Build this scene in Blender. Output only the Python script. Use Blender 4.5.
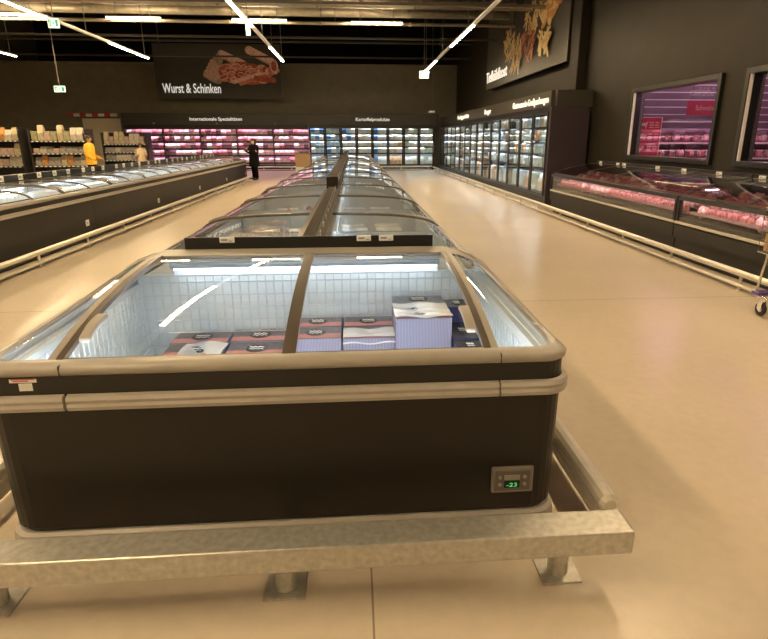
import bpy, bmesh, math, random
from mathutils import Vector, Matrix
random.seed(7)
for o in list(bpy.data.objects): bpy.data.objects.remove(o)
S = bpy.context.scene
COL = S.collection
PI = math.pi
# ------------------------------------------------------------------ camera
F_PX, CX, CY, CAM_H = 574.0, 401.0, 319.0, 1.65
cam = bpy.data.cameras.new('camera')
cam.sensor_fit = 'HORIZONTAL'; cam.sensor_width = 36.0
cam.lens = 36.0 * F_PX / 768.0
cam.shift_x = (384.0 - CX) / 768.0
cam.clip_start = 0.05; cam.clip_end = 200
camo = bpy.data.objects.new('camera', cam); COL.objects.link(camo)
camo.location = (0, 0, CAM_H)
camo.rotation_euler = (PI/2 - math.radians(17.411), 0, -math.radians(4.515))
S.camera = camo
# ------------------------------------------------------------------ world, exposure
w = bpy.data.worlds.new('world'); S.world = w; w.use_nodes = True
w.node_tree.nodes['Background'].inputs[0].default_value = (1.0, .82, .6, 1)
w.node_tree.nodes['Background'].inputs[1].default_value = 0.10
S.view_settings.view_transform = 'Standard'
S.view_settings.look = 'None'
S.view_settings.gamma = 1.0
S.view_settings.exposure = 0.9
S.view_settings.use_curve_mapping = False
LAMP = 108.0          # strength of the linear luminaires
WARM = (1.0, .74, .42)
LED = 5.0            # freezer strips
COOL = (.90, .97, 1.0)
# ------------------------------------------------------------------ materials
def mat(name, col, rough=.5, metal=0.0, noise=0.0, nscale=8.0, bump=0.0, spec=.5, stretch=None, col2=None):
    m = bpy.data.materials.new(name); m.use_nodes = True
    nt = m.node_tree; b = nt.nodes['Principled BSDF']
    b.inputs['Base Color'].default_value = (*col, 1)
    b.inputs['Roughness'].default_value = rough
    b.inputs['Metallic'].default_value = metal
    b.inputs['Specular IOR Level'].default_value = spec
    if noise or bump:
        tc = nt.nodes.new('ShaderNodeTexCoord'); n = nt.nodes.new('ShaderNodeTexNoise')
        n.inputs['Scale'].default_value = nscale; n.inputs['Detail'].default_value = 6
        if stretch:
            mp = nt.nodes.new('ShaderNodeMapping'); mp.inputs['Scale'].default_value = stretch
            nt.links.new(tc.outputs['Object'], mp.inputs[0]); nt.links.new(mp.outputs[0], n.inputs['Vector'])
        else:
            nt.links.new(tc.outputs['Object'], n.inputs['Vector'])
        if noise:
            r = nt.nodes.new('ShaderNodeValToRGB')
            c2 = col2 or tuple(min(1, c*(1+noise)) for c in col)
            c1 = tuple(c*(1-noise) for c in col) if not col2 else col
            r.color_ramp.elements[0].position = .3; r.color_ramp.elements[1].position = .7
            r.color_ramp.elements[0].color = (*c1, 1); r.color_ramp.elements[1].color = (*c2, 1)
            nt.links.new(n.outputs['Fac'], r.inputs[0]); nt.links.new(r.outputs[0], b.inputs['Base Color'])
        if bump:
            bp = nt.nodes.new('ShaderNodeBump'); bp.inputs['Strength'].default_value = bump; bp.inputs['Distance'].default_value = .01
            nt.links.new(n.outputs['Fac'], bp.inputs['Height']); nt.links.new(bp.outputs[0], b.inputs['Normal'])
    return m
def emis(name, col, strength):
    m = bpy.data.materials.new(name); m.use_nodes = True
    b = m.node_tree.nodes['Principled BSDF']
    b.inputs['Base Color'].default_value = (*col, 1)
    b.inputs['Emission Color'].default_value = (*col, 1); b.inputs['Emission Strength'].default_value = strength
    return m
def glass(name, tint=(1, 1, 1), rough=.02, f0=.05, gcol=(1, 1, 1)):
    m = bpy.data.materials.new(name); m.use_nodes = True
    nt = m.node_tree; nt.nodes.clear()
    out = nt.nodes.new('ShaderNodeOutputMaterial'); mix = nt.nodes.new('ShaderNodeMixShader')
    tr = nt.nodes.new('ShaderNodeBsdfTransparent'); gl = nt.nodes.new('ShaderNodeBsdfAnisotropic')
    tr.inputs[0].default_value = (*tint, 1); gl.inputs['Roughness'].default_value = rough
    gl.inputs['Color'].default_value = (*gcol, 1)
    lw = nt.nodes.new('ShaderNodeLayerWeight'); lw.inputs['Blend'].default_value = .5
    p = nt.nodes.new('ShaderNodeMath'); p.operation = 'POWER'; p.inputs[1].default_value = 5.0
    a = nt.nodes.new('ShaderNodeMath'); a.operation = 'MULTIPLY_ADD'; a.inputs[1].default_value = .95 - f0; a.inputs[2].default_value = f0
    nt.links.new(lw.outputs['Facing'], p.inputs[0]); nt.links.new(p.outputs[0], a.inputs[0])
    nt.links.new(a.outputs[0], mix.inputs[0]); nt.links.new(tr.outputs[0], mix.inputs[1]); nt.links.new(gl.outputs[0], mix.inputs[2])
    nt.links.new(mix.outputs[0], out.inputs[0])
    return m
M = {}
def floor_mat():
    m = mat('polished_concrete', (.60, .51, .40), .28, noise=.05, nscale=.9, spec=.45)
    nt = m.node_tree; b = nt.nodes['Principled BSDF']
    tc = nt.nodes.new('ShaderNodeTexCoord')
    n2 = nt.nodes.new('ShaderNodeTexNoise'); n2.inputs['Scale'].default_value = 14; n2.inputs['Detail'].default_value = 8
    n3 = nt.nodes.new('ShaderNodeTexVoronoi'); n3.inputs['Scale'].default_value = 2.3
    nt.links.new(tc.outputs['Object'], n2.inputs['Vector']); nt.links.new(tc.outputs['Object'], n3.inputs['Vector'])
    old = b.inputs['Base Color'].links[0].from_socket
    r2 = nt.nodes.new('ShaderNodeValToRGB'); r2.color_ramp.elements[0].position = .35; r2.color_ramp.elements[1].position = .6
    r2.color_ramp.elements[0].color = (.95, .95, .95, 1); r2.color_ramp.elements[1].color = (1, 1, 1, 1)
    nt.links.new(n2.outputs['Fac'], r2.inputs[0])
    mx = nt.nodes.new('ShaderNodeMix'); mx.data_type = 'RGBA'; mx.blend_type = 'MULTIPLY'; mx.inputs[0].default_value = 1
    nt.links.new(old, mx.inputs[6]); nt.links.new(r2.outputs[0], mx.inputs[7])
    # small dark spots
    r3 = nt.nodes.new('ShaderNodeValToRGB'); r3.color_ramp.elements[0].position = .015; r3.color_ramp.elements[1].position = .04
    r3.color_ramp.elements[0].color = (.72, .68, .62, 1); r3.color_ramp.elements[1].color = (1, 1, 1, 1)
    nt.links.new(n3.outputs['Distance'], r3.inputs[0])
    mx2 = nt.nodes.new('ShaderNodeMix'); mx2.data_type = 'RGBA'; mx2.blend_type = 'MULTIPLY'; mx2.inputs[0].default_value = 1
    nt.links.new(mx.outputs[2], mx2.inputs[6]); nt.links.new(r3.outputs[0], mx2.inputs[7])
    # expansion joints: lines every 6.1 m across, one along x = .03
    sp = nt.nodes.new('ShaderNodeSeparateXYZ'); nt.links.new(tc.outputs['Object'], sp.inputs[0])
    def line(sock, off, period, wdt):
        s = nt.nodes.new('ShaderNodeMath'); s.operation = 'ADD'; s.inputs[1].default_value = off
        nt.links.new(sock, s.inputs[0])
        pp = nt.nodes.new('ShaderNodeMath'); pp.operation = 'PINGPONG'; pp.inputs[1].default_value = period/2
        nt.links.new(s.outputs[0], pp.inputs[0])
        c = nt.nodes.new('ShaderNodeMath'); c.operation = 'LESS_THAN'; c.inputs[1].default_value = wdt
        nt.links.new(pp.outputs[0], c.inputs[0]); return c.outputs[0]
    l1 = line(sp.outputs[0], -.031 + 60, 6.0, .004); l2 = line(sp.outputs[1], -5.80 + 60, 6.0, .006)
    ad = nt.nodes.new('ShaderNodeMath'); ad.operation = 'MAXIMUM'
    nt.links.new(l1, ad.inputs[0]); nt.links.new(l2, ad.inputs[1])
    mx3 = nt.nodes.new('ShaderNodeMix'); mx3.data_type = 'RGBA'
    nt.links.new(ad.outputs[0], mx3.inputs[0]); nt.links.new(mx2.outputs[2], mx3.inputs[6])
    mx3.inputs[7].default_value = (.26, .21, .15, 1)
    nt.links.new(mx3.outputs[2], b.inputs['Base Color'])
    return m
def stripes_mat(name, c1, c2, scale, axis='X', rough=.4):
    m = mat(name, c1, rough); nt = m.node_tree; b = nt.nodes['Principled BSDF']
    tc = nt.nodes.new('ShaderNodeTexCoord'); wv = nt.nodes.new('ShaderNodeTexWave')
    wv.bands_direction = axis; wv.inputs['Scale'].default_value = scale; wv.inputs['Distortion'].default_value = .6; wv.inputs['Detail'].default_value = 1
    r = nt.nodes.new('ShaderNodeValToRGB'); r.color_ramp.elements[0].color = (*c1, 1); r.color_ramp.elements[1].color = (*c2, 1)
    nt.links.new(tc.outputs['Object'], wv.inputs['Vector']); nt.links.new(wv.outputs['Fac'], r.inputs[0]); nt.links.new(r.outputs[0], b.inputs['Base Color'])
    return m
M['floor'] = floor_mat()
M['wall'] = mat('wall_paint_lightened', (.21, .18, .125), .42, noise=.08, nscale=2, spec=.3)  # colour raised to stand in for light missing on the back wall
M['wallright'] = mat('wall_paint_darkened', (.030, .0255, .018), .5, noise=.08, nscale=2, spec=.12)  # wall colour lowered to offset the strong lamp light on the right
M['panel'] = mat('dark_panel', (.040, .034, .025), .45, noise=.05, nscale=3)
M['void'] = mat('black_void', (.006, .005, .004), .9)
M['steel'] = mat('painted_steel', (.20, .175, .13), .5, noise=.1, nscale=4)
M['duct'] = mat('galvanised_duct', (.34, .30, .23), .42, metal=.4, noise=.15, nscale=6)
M['darksteel'] = mat('dark_steel', (.05, .045, .035), .5)
M['body'] = mat('black_brown_sheet', (.015, .0115, .008), .42, noise=.06, nscale=2.5, spec=.35)
M['band'] = mat('black_band', (.011, .0095, .007), .42)
M['rim'] = mat('grey_plastic_rim', (.33, .30, .26), .38, noise=.05, nscale=12)
M['bumper'] = mat('grey_bumper', (.40, .365, .32), .35, noise=.04, nscale=20)
M['frame'] = mat('lid_frame_bronze', (.115, .092, .070), .32, metal=.3)
M['liner'] = mat('white_liner', (.72, .77, .80), .35, noise=.04, nscale=9)
M['wire'] = mat('coated_wire', (.62, .68, .72), .35, metal=.2)
M['glass'] = glass('lid_glass', (.97, .985, 1), .015, .05)
M['counterglass'] = glass('counter_glass', (.50, .46, .50), .03, .09)
M['doorglass'] = glass('door_glass', (.95, .98, 1), .02, .04)
M['galv'] = mat('galvanised_steel', (.52, .50, .45), .42, metal=.70, noise=.16, nscale=38, bump=.04)
M['rail'] = mat('cream_rail_steel', (.62, .57, .49), .3, metal=.25, noise=.04, nscale=20)
M['black'] = mat('black_plastic', (.010, .010, .010), .35)
M['darkrail'] = mat('bronze_panel', (.034, .025, .017), .7, noise=.06, nscale=5, spec=.15)
M['white'] = mat('white_plastic', (.82, .82, .80), .4)
M['tag'] = mat('price_tag_white', (.78, .78, .76), .4)
M['tagprint'] = mat('price_tag_print', (.30, .30, .30), .5)
M['redprint'] = mat('red_print', (.62, .06, .05), .45)
M['letters'] = emis('backlit_white_letters', (.9, .88, .82), .30)
M['script'] = mat('white_script', (.85, .84, .80), .5)
M['lamp'] = emis('lamp_diffuser', WARM, LAMP)
M['led'] = emis('freezer_led', COOL, LED)
M['ledfill'] = emis('added_front_fill', COOL, 34.0)  # added fill for the end freezer interior
M['rowled'] = emis('row_freezer_led', COOL, 60.0)
M['trimgrey'] = mat('blue_grey_trim', (.42, .48, .52), .35)
M['doorled'] = emis('door_led', COOL, 15.0)
M['pinkled'] = emis('pink_led', (1, .60, .80), 13.0)
M['meatled'] = emis('meat_led', (1, .74, .76), 9)
M['exit'] = emis('exit_sign_face', (.70, .95, .82), .55)
M['exitgreen'] = emis('exit_sign_green', (.02, .30, .15), .3)
M['ctrlface'] = mat('control_face', (.13, .11, .09), .4)
M['lcd'] = emis('green_digits', (.10, .70, .22), .28)
M['lcdback'] = mat('display_glass', (.01, .03, .02), .15)
M['ctrl'] = mat('control_plate', (.25, .22, .19), .35, metal=.3)
M['card'] = mat('cardboard', (.46, .30, .16), .8, noise=.08, nscale=20)
M['packtop'] = mat('dark_pack_print', (.10, .09, .10), .3, noise=.35, nscale=30)
M['packred'] = mat('red_pack_print', (.52, .19, .17), .3, noise=.15, nscale=40)
M['packside'] = stripes_mat('violet_pack_side', (.16, .15, .27), (.36, .36, .50), 38)
M['packwhite'] = mat('white_pack_film', (.74, .76, .80), .2, noise=.08, nscale=9, bump=.15)
M['film'] = glass('clear_film', (.9, .9, .92), .25, .30)
M['packdark'] = mat('dark_brown_pack', (.035, .028, .03), .25, noise=.4, nscale=25)
M['navy'] = mat('navy_pack', (.035, .04, .16), .35, noise=.3, nscale=40)
M['meat'] = mat('fresh_meat', (.36, .06, .06), .35, noise=.5, nscale=28, col2=(.80, .36, .33), bump=.3)
M['meat2'] = mat('pale_meat', (.66, .22, .21), .35, noise=.5, nscale=34, col2=(.95, .80, .76), bump=.3)
M['tray'] = mat('meat_tray', (.30, .13, .15), .3)
M['jamb'] = mat('white_jamb', (.8, .74, .76), .4)
M['slat'] = mat('violet_slat', (.17, .115, .145), .4, noise=.06, nscale=3)
M['slatedge'] = mat('slat_edge', (.86, .78, .82), .4)
M['redsign'] = mat('red_sign', (.75, .05, .12), .4)
M['pinkletters'] = mat('pale_pink_letters', (.95, .72, .76), .5)
M['buttube'] = emis('butcher_tube', (1, .58, .78), 36)
M['winglass'] = glass('window_glass', (.97, .95, .97), .01, .04)
M['endpanel'] = mat('plum_end_panel', (.040, .026, .034), .4, noise=.05, nscale=4)
M['rubber'] = mat('black_rubber', (.02, .02, .02), .6)
M['chrome'] = mat('zinc_wire', (.66, .64, .62), .22, metal=.9)
M['purple'] = mat('purple_plastic', (.10, .05, .22), .4)
M['coat'] = mat('dark_coat', (.006, .005, .0055), .9, noise=.2, nscale=30, spec=.1)
M['trousers'] = mat('black_trousers', (.004, .004, .004), .9, spec=.1)
M['skin'] = mat('skin', (.55, .33, .23), .5)
M['hair'] = mat('dark_hair', (.03, .018, .012), .6)
M['yellow'] = mat('yellow_jacket', (.85, .48, .03), .7, noise=.1, nscale=20)
M['beige'] = mat('beige_jacket', (.70, .55, .38), .8, noise=.08, nscale=20)
M['capgreen'] = mat('grey_green_cap', (.22, .24, .17), .8)
M['shutter'] = stripes_mat('cream_shutter', (.66, .58, .42), (.76, .68, .50), 9, 'Z')
M['barwhite'] = mat('white_stripe', (.80, .76, .70), .5)
M['strip'] = stripes_mat('price_strip', (.03, .03, .03), (.75, .74, .7), 2.0)
M['shelf'] = mat('black_shelf', (.018, .016, .014), .45)
PK = [mat('pack_white', (.80, .82, .82), .4, noise=.22, nscale=9), mat('pack_pale_blue', (.50, .66, .78), .4, noise=.3, nscale=9),
      mat('pack_cream', (.76, .72, .60), .4, noise=.25, nscale=9), mat('pack_blue', (.09, .22, .52), .4, noise=.4, nscale=9),
      mat('pack_pale_green', (.58, .68, .58), .4, noise=.25, nscale=9), mat('pack_orange', (.70, .42, .22), .4, noise=.3, nscale=9)]
PP = [mat('pack_pink', (.80, .46, .54), .4, noise=.3, nscale=9), mat('pack_rose', (.82, .55, .60), .4, noise=.25, nscale=9),
      mat('pack_red', (.66, .22, .26), .4, noise=.4, nscale=9), mat('pack_pinkwhite', (.88, .76, .80), .4, noise=.15, nscale=9),
      mat('pack_plum', (.30, .14, .22), .4, noise=.4, nscale=9)]
PS = [mat('dry_cream', (.42, .36, .24), .6, noise=.25, nscale=12), mat('dry_olive', (.26, .25, .14), .6, noise=.3, nscale=12),
      mat('dry_pale', (.48, .44, .37), .6, noise=.2, nscale=12), mat('dry_orange', (.48, .24, .07), .6, noise=.25, nscale=12),
      mat('dry_rose', (.40, .29, .25), .6, noise=.25, nscale=12), mat('dry_grey', (.28, .26, .25), .6, noise=.3, nscale=12)]
# ------------------------------------------------------------------ mesh helpers
def world_off(p):
    v = Vector((0, 0, 0))
    while p is not None:
        v += Vector(p.location); p = p.parent
    return v
class MB:
    def __init__(s): s.v = []; s.f = []; s.mi = []; s.cur = 0
    def mat(s, i): s.cur = i; return s
    def add(s, vs, fs):
        b = len(s.v); s.v += [tuple(v) for v in vs]
        for f in fs: s.f.append(tuple(i + b for i in f)); s.mi.append(s.cur)
        return s
    def box(s, x0, x1, y0, y1, z0, z1):
        return s.add([(x0,y0,z0),(x1,y0,z0),(x1,y1,z0),(x0,y1,z0),(x0,y0,z1),(x1,y0,z1),(x1,y1,z1),(x0,y1,z1)],
              [(0,3,2,1),(4,5,6,7),(0,1,5,4),(1,2,6,5),(2,3,7,6),(3,0,4,7)])
    def obox(s, o, U, V, W):      # box from corner o along three vectors
        o, U, V, W = map(Vector, (o, U, V, W))
        return s.add([o, o+U, o+U+V, o+V, o+W, o+U+W, o+U+V+W, o+V+W],
              [(0,3,2,1),(4,5,6,7),(0,1,5,4),(1,2,6,5),(2,3,7,6),(3,0,4,7)])
    def tube(s, pts, r, n=8, caps=True, closed=False):
        P = [Vector(p) for p in pts]; k = len(P); rings = []
        rr = r if isinstance(r, (list, tuple)) else [r]*k
        up = None
        for i in range(k):
            a = P[(i-1) % k] if (closed or i > 0) else P[i]; b = P[(i+1) % k] if (closed or i < k-1) else P[i]
            t = (b - a).normalized()
            if up is None:
                up = Vector((0,0,1)) if abs(t.z) < .9 else Vector((1,0,0))
            side = t.cross(up).normalized(); up2 = side.cross(t).normalized(); up = up2
            rings.append([P[i] + (side*math.cos(2*PI*j/n) + up2*math.sin(2*PI*j/n))*rr[i] for j in range(n)])
        vs = [v for ring in rings for v in ring]; fs = []
        for i in range(k if closed else k-1):
            for j in range(n):
                a = i*n+j; b = i*n+(j+1) % n; c = ((i+1) % k)*n+(j+1) % n; d = ((i+1) % k)*n+j
                fs.append((a, b, c, d))
        if caps and not closed:
            fs.append(tuple(range(n))[::-1]); fs.append(tuple((k-1)*n + j for j in range(n)))
        return s.add(vs, fs)
    def bar(s, pts, wv, hv):      # swept rectangle: wv/hv constant half vectors
        P = [Vector(p) for p in pts]; wv = Vector(wv); hv = Vector(hv)
        vs = []; fs = []
        for p in P: vs += [p-wv-hv, p+wv-hv, p+wv+hv, p-wv+hv]
        for i in range(len(P)-1):
            for j in range(4): fs.append((i*4+j, i*4+(j+1) % 4, i*4+4+(j+1) % 4, i*4+4+j))
        e = (len(P)-1)*4
        fs += [(3,2,1,0), (e,e+1,e+2,e+3)]
        return s.add(vs, fs)
    def prism(s, poly, axis, a, b):   # polygon in the two other axes, extruded along axis 'x','y','z'
        n = len(poly)
        def mk(p, t): return {'x': (t, p[0], p[1]), 'y': (p[0], t, p[1]), 'z': (p[0], p[1], t)}[axis]
        vs = [mk(p, a) for p in poly] + [mk(p, b) for p in poly]
        fs = [tuple(range(n))[::-1], tuple(range(n, 2*n))] + [(i, (i+1) % n, n+(i+1) % n, n+i) for i in range(n)]
        return s.add(vs, fs)
    def grid(s, fn, nu, nv):
        vs = [fn(i/nu, j/nv) for i in range(nu+1) for j in range(nv+1)]
        fs = [(i*(nv+1)+j, (i+1)*(nv+1)+j, (i+1)*(nv+1)+j+1, i*(nv+1)+j+1) for i in range(nu) for j in range(nv)]
        return s.add(vs, fs)
    def ball(s, c, r, n=10, m=7):
        rx, ry, rz = r if isinstance(r, (tuple, list)) else (r, r, r)
        vs = [(c[0], c[1], c[2]-rz)]
        for i in range(1, m):
            a = -PI/2 + PI*i/m
            for j in range(n):
                t = 2*PI*j/n
                vs.append((c[0]+rx*math.cos(a)*math.cos(t), c[1]+ry*math.cos(a)*math.sin(t), c[2]+rz*math.sin(a)))
        vs.append((c[0], c[1], c[2]+rz)); L = len(vs)-1; fs = []
        for j in range(n):
            fs.append((0, 1+(j+1) % n, 1+j)); fs.append((L, L-n+j, L-n+(j+1) % n))
        for i in range(m-2):
            for j in range(n):
                a = 1+i*n+j; b = 1+i*n+(j+1) % n
                fs.append((a, b, b+n, a+n))
        return s.add(vs, fs)
    def flat(s, poly, o, U, V):
        o, U, V = Vector(o), Vector(U), Vector(V)
        return s.add([o+U*p[0]+V*p[1] for p in poly], [tuple(range(len(poly)))])
    def text(s, body, o, U, V, height, width=None, depth=.02, bold=0.0):
        cu = bpy.data.curves.new('t', 'FONT'); cu.body = body; cu.size = 1; cu.extrude = .02; cu.resolution_u = 3
        cu.offset = bold
        ob = bpy.data.objects.new('t', cu)
        me = ob.to_mesh()
        vs = [v.co.copy() for v in me.vertices]; fs = [tuple(p.vertices) for p in me.polygons]
        ob.to_mesh_clear(); bpy.data.objects.remove(ob); bpy.data.curves.remove(cu)
        xs = [v.x for v in vs]; x0, x1 = min(xs), max(xs)
        sx = (width/(x1-x0)) if width else height/.7
        sy = height/.7
        U, V, o = Vector(U).normalized(), Vector(V).normalized(), Vector(o); N = U.cross(V)
        out = [o + U*(v.x-x0)*sx + V*v.y*sy + N*(v.z*depth/.04) for v in vs]
        return s.add(out, fs)
    def build(s, name, m, parent=None, bevel=0.0, smooth=False, seg=2, subdiv=0):
        me = bpy.data.meshes.new(name)
        off = world_off(parent)
        me.from_pydata([(v[0]-off.x, v[1]-off.y, v[2]-off.z) for v in s.v], [], s.f)
        ms = m if isinstance(m, (list, tuple)) else [m]
        for x in ms: me.materials.append(x)
        if len(ms) > 1: me.polygons.foreach_set('material_index', s.mi)
        bm = bmesh.new(); bm.from_mesh(me); bmesh.ops.recalc_face_normals(bm, faces=bm.faces)
        if smooth:
            for f in bm.faces: f.smooth = True
        bm.to_mesh(me); bm.free()
        me.update()
        o = bpy.data.objects.new(name, me); COL.objects.link(o)
        if parent is not None: o.parent = parent
        if bevel:
            b = o.modifiers.new('bevel', 'BEVEL'); b.width = bevel; b.segments = seg; b.limit_method = 'ANGLE'; b.angle_limit = .7
        if subdiv:
            b = o.modifiers.new('sub', 'SUBSURF'); b.levels = subdiv; b.render_levels = subdiv
        return o
def tag(o, label, cat, group=None, kind=None):
    o['label'] = label; o['category'] = cat
    if group: o['group'] = group
    if kind: o['kind'] = kind
    return o
def thing(name, label, cat, loc=(0, 0, 0), group=None):
    o = bpy.data.objects.new(name, None); COL.objects.link(o)
    o.location = loc; o.empty_display_size = .1
    return tag(o, label, cat, group)
def struct(name, mb, m, bevel=0, label=None):
    o = mb.build(name, m, None, bevel); o['kind'] = 'structure'
    if label: o['label'] = label
    return o
KIDS = {}
def kids(o):
    return [c for c in bpy.data.objects if c.parent == o]
def cache_tree(o):
    KIDS[o.name] = kids(o)
    for c in KIDS[o.name]: cache_tree(c)
def dup(o, parent=None):
    c = o.copy(); COL.objects.link(c)
    if parent is not None: c.parent = parent
    if o.name not in KIDS: cache_tree(o)
    for ch in KIDS[o.name]: dup(ch, c)
    return c
ORD = ['first','second','third','fourth','fifth','sixth','seventh','eighth','ninth','tenth','eleventh','twelfth','thirteenth','fourteenth','fifteenth',
       'sixteenth','seventeenth','eighteenth','nineteenth','twentieth','twenty-first','twenty-second','twenty-third','twenty-fourth','twenty-fifth','twenty-sixth','twenty-seventh','twenty-eighth','twenty-ninth','thirtieth']
class Proto:
    """first placing moves the prototype itself, later ones copy it"""
    ALL = []
    def __init__(s, o): s.o = o; s.used = False; Proto.ALL.append(s)
    def place(s, loc, rot=0, label=None, group=None):
        o = dup(s.o) if s.used else s.o
        s.used = True
        o.location = loc; o.rotation_euler = (0, 0, rot)
        if label: o['label'] = label
        if group: o['group'] = group
        return o
# ------------------------------------------------------------------ the setting
struct('floor', MB().box(-20, 11.5, -12, 42, -.15, 0), M['floor'])
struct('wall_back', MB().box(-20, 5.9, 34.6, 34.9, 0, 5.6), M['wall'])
# right wall with two window openings (windows: y 5.25-8.80 and 9.40-12.50, z 1.25-2.66)
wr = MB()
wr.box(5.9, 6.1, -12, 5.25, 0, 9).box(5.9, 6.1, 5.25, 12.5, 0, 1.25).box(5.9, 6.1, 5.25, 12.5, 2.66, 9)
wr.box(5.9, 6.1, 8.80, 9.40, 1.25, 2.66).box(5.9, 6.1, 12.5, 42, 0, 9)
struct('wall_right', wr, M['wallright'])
struct('wall_left', MB().box(-20.2, -20, -12, 42, 0, 9), M['wall'])
struct('wall_front', MB().box(-20, 6, -12.2, -12, 0, 9), M['wall'])
struct('wall_far', MB().box(-20, 6, 41.8, 42, 0, 9), M['void'])
struct('ceiling', MB().box(-20.2, 6.1, -12.2, 42, 9, 9.2), M['void'])
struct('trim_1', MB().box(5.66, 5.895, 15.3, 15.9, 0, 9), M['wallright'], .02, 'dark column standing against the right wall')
struct('trim_2', MB().box(-19.9, 5.88, 34.5, 34.6, 5.52, 5.62), M['steel'], .01, 'steel edge along the top of the back wall')
# ------------------------------------------------------------------ windows of the butcher's room
def window(name, y0, y1):
    z0, z1 = 1.25, 2.66
    f = MB(); t = .085
    f.box(5.84, 6.11, y0, y0+t, z0, z1).box(5.84, 6.11, y1-t, y1, z0, z1)
    f.box(5.84, 6.11, y0+t, y1-t, z0, z0+t).box(5.84, 6.11, y0+t, y1-t, z1-t, z1)
    o = struct(name, f, M['black'], .006, 'black framed window into the butcher\'s room')
    MB().box(5.965, 5.975, y0+t, y1-t, z0+t, z1-t).build('window_pane', M['winglass'], o)
    MB().box(5.855, 5.90, y1-t-.025, y1-t-.001, z0+t, z1-t).build('window_jamb', M['jamb'], o)
window('window_1', 9.40, 12.5)
window('window_2', 5.25, 8.80)
bw = MB()
for k in range(18):
    z = .02+k*.172
    bw.mat(0).box(6.12, 11.3, 14.62, 14.75, z, z+.15); bw.mat(1).box(6.12, 11.3, 14.612, 14.75, z+.15, z+.172)
o = bw.build('wall_butcher', [M['slat'], M['slatedge']]); o['kind'] = 'structure'; o['label'] = 'violet grey slatted wall of the butcher\'s room'
struct('wall_butcher_side', MB().box(11.3, 11.45, 2, 14.75, 0, 3.4).box(6.1, 11.3, 2, 2.15, 0, 3.4), M['slat'])
struct('ceiling_butcher', MB().box(6.1, 11.45, 2, 14.75, 3.25, 3.4), M['slat'])
for i, (xx, yy) in enumerate(((7.6, 12.6), (9.6, 12.6), (7.6, 8.6), (9.6, 8.6))):
    t = thing('tube_light', ('far left', 'far right', 'near left', 'near right')[i] + ' pink tube light under the ceiling of the butcher\'s room', 'light', (xx, yy, 3.2), 'tube lights in the butcher\'s room')
    MB().box(xx-.7, xx+.7, yy-.06, yy+.06, 3.2, 3.249).build('housing', M['white'], t)
    MB().tube([(xx-.65, yy, 3.18), (xx+.65, yy, 3.18)], .025).build('tube', M['buttube'], t)
# hanging red sign and poster behind the glass
t = thing('hanging_sign', 'small red hanging sign reading Schweine behind the left window', 'sign', (7.2, 12.0, 2.1))
MB().box(6.82, 7.75, 12.0, 12.02, 2.13, 2.40).build('board', M['redsign'], t)
MB().text('Schweine', (7.0, 11.994, 2.22), (1, 0, 0), (0, 0, 1), .10, .42, .01).build('lettering', M['pinkletters'], t)
for xx in (6.9, 7.65): MB().tube([(xx, 12.01, 2.40), (xx, 12.01, 3.24)], .006).build('wire', M['chrome'], t)
t = thing('meat_poster', 'red poster with white animal outlines behind lower left window glass', 'poster', (6.35, 12.7, 1.27))
MB().box(6.13, 6.68, 12.70, 12.708, 1.26, 2.10).build('sheet', M['redsign'], t)
MB().box(6.13, 6.70, 12.695, 12.709, 2.10, 2.118).box(6.68, 6.698, 12.695, 12.709, 1.26, 2.10).build('border', M['pinkletters'], t)
MB().box(6.11, 6.70, 12.71, 12.75, .0, 2.118).build('stand', M['white'], t)
def blob(pts, cx, cz, s, name):     # outline facing the shop
    MB().flat([(p[0]*s, p[1]*s) for p in pts], (cx, 12.6965, cz), (1, 0, 0), (0, 0, 1)).build(name, M['pinkletters'], t)
cow = [(-.9,.25),(-.7,.45),(-.55,.3),(.5,.35),(.85,.6),(1,.5),(.8,.2),(.75,-.1),(.7,-.6),(.55,-.6),(.5,-.15),(-.35,-.15),(-.4,-.6),(-.58,-.6),(-.6,0),(-.85,.05)]
pig = [(-1,.1),(-.8,.35),(-.6,.45),(.2,.5),(.8,.3),(1,.35),(.85,.0),(.7,-.2),(.65,-.5),(.45,-.5),(.4,-.25),(-.3,-.25),(-.35,-.5),(-.55,-.5),(-.6,-.15),(-.9,-.1)]
hen = [(-.8,.3),(-.55,.6),(-.35,.45),(-.2,.1),(.3,.05),(.7,.5),(.8,.1),(.5,-.35),(.15,-.5),(.1,-.8),(0,-.8),(-.02,-.5),(-.4,-.3),(-.6,.1)]
blob(cow, 6.27, 1.95, .12, 'cow_outline'); blob(pig, 6.27, 1.71, .12, 'pig_outline'); blob(hen, 6.26, 1.47, .11, 'hen_outline')
ln = MB()
for r, z in enumerate((2.00, 1.95, 1.90, 1.76, 1.71, 1.66, 1.50, 1.45)):
    for c in range(2):
        wd = random.uniform(.08, .115); ln.box(6.42+c*.13, 6.42+c*.13+wd, 12.694, 12.6995, z-.010, z+.010)
ln.build('printed_lines', M['pinkletters'], t)
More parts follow.
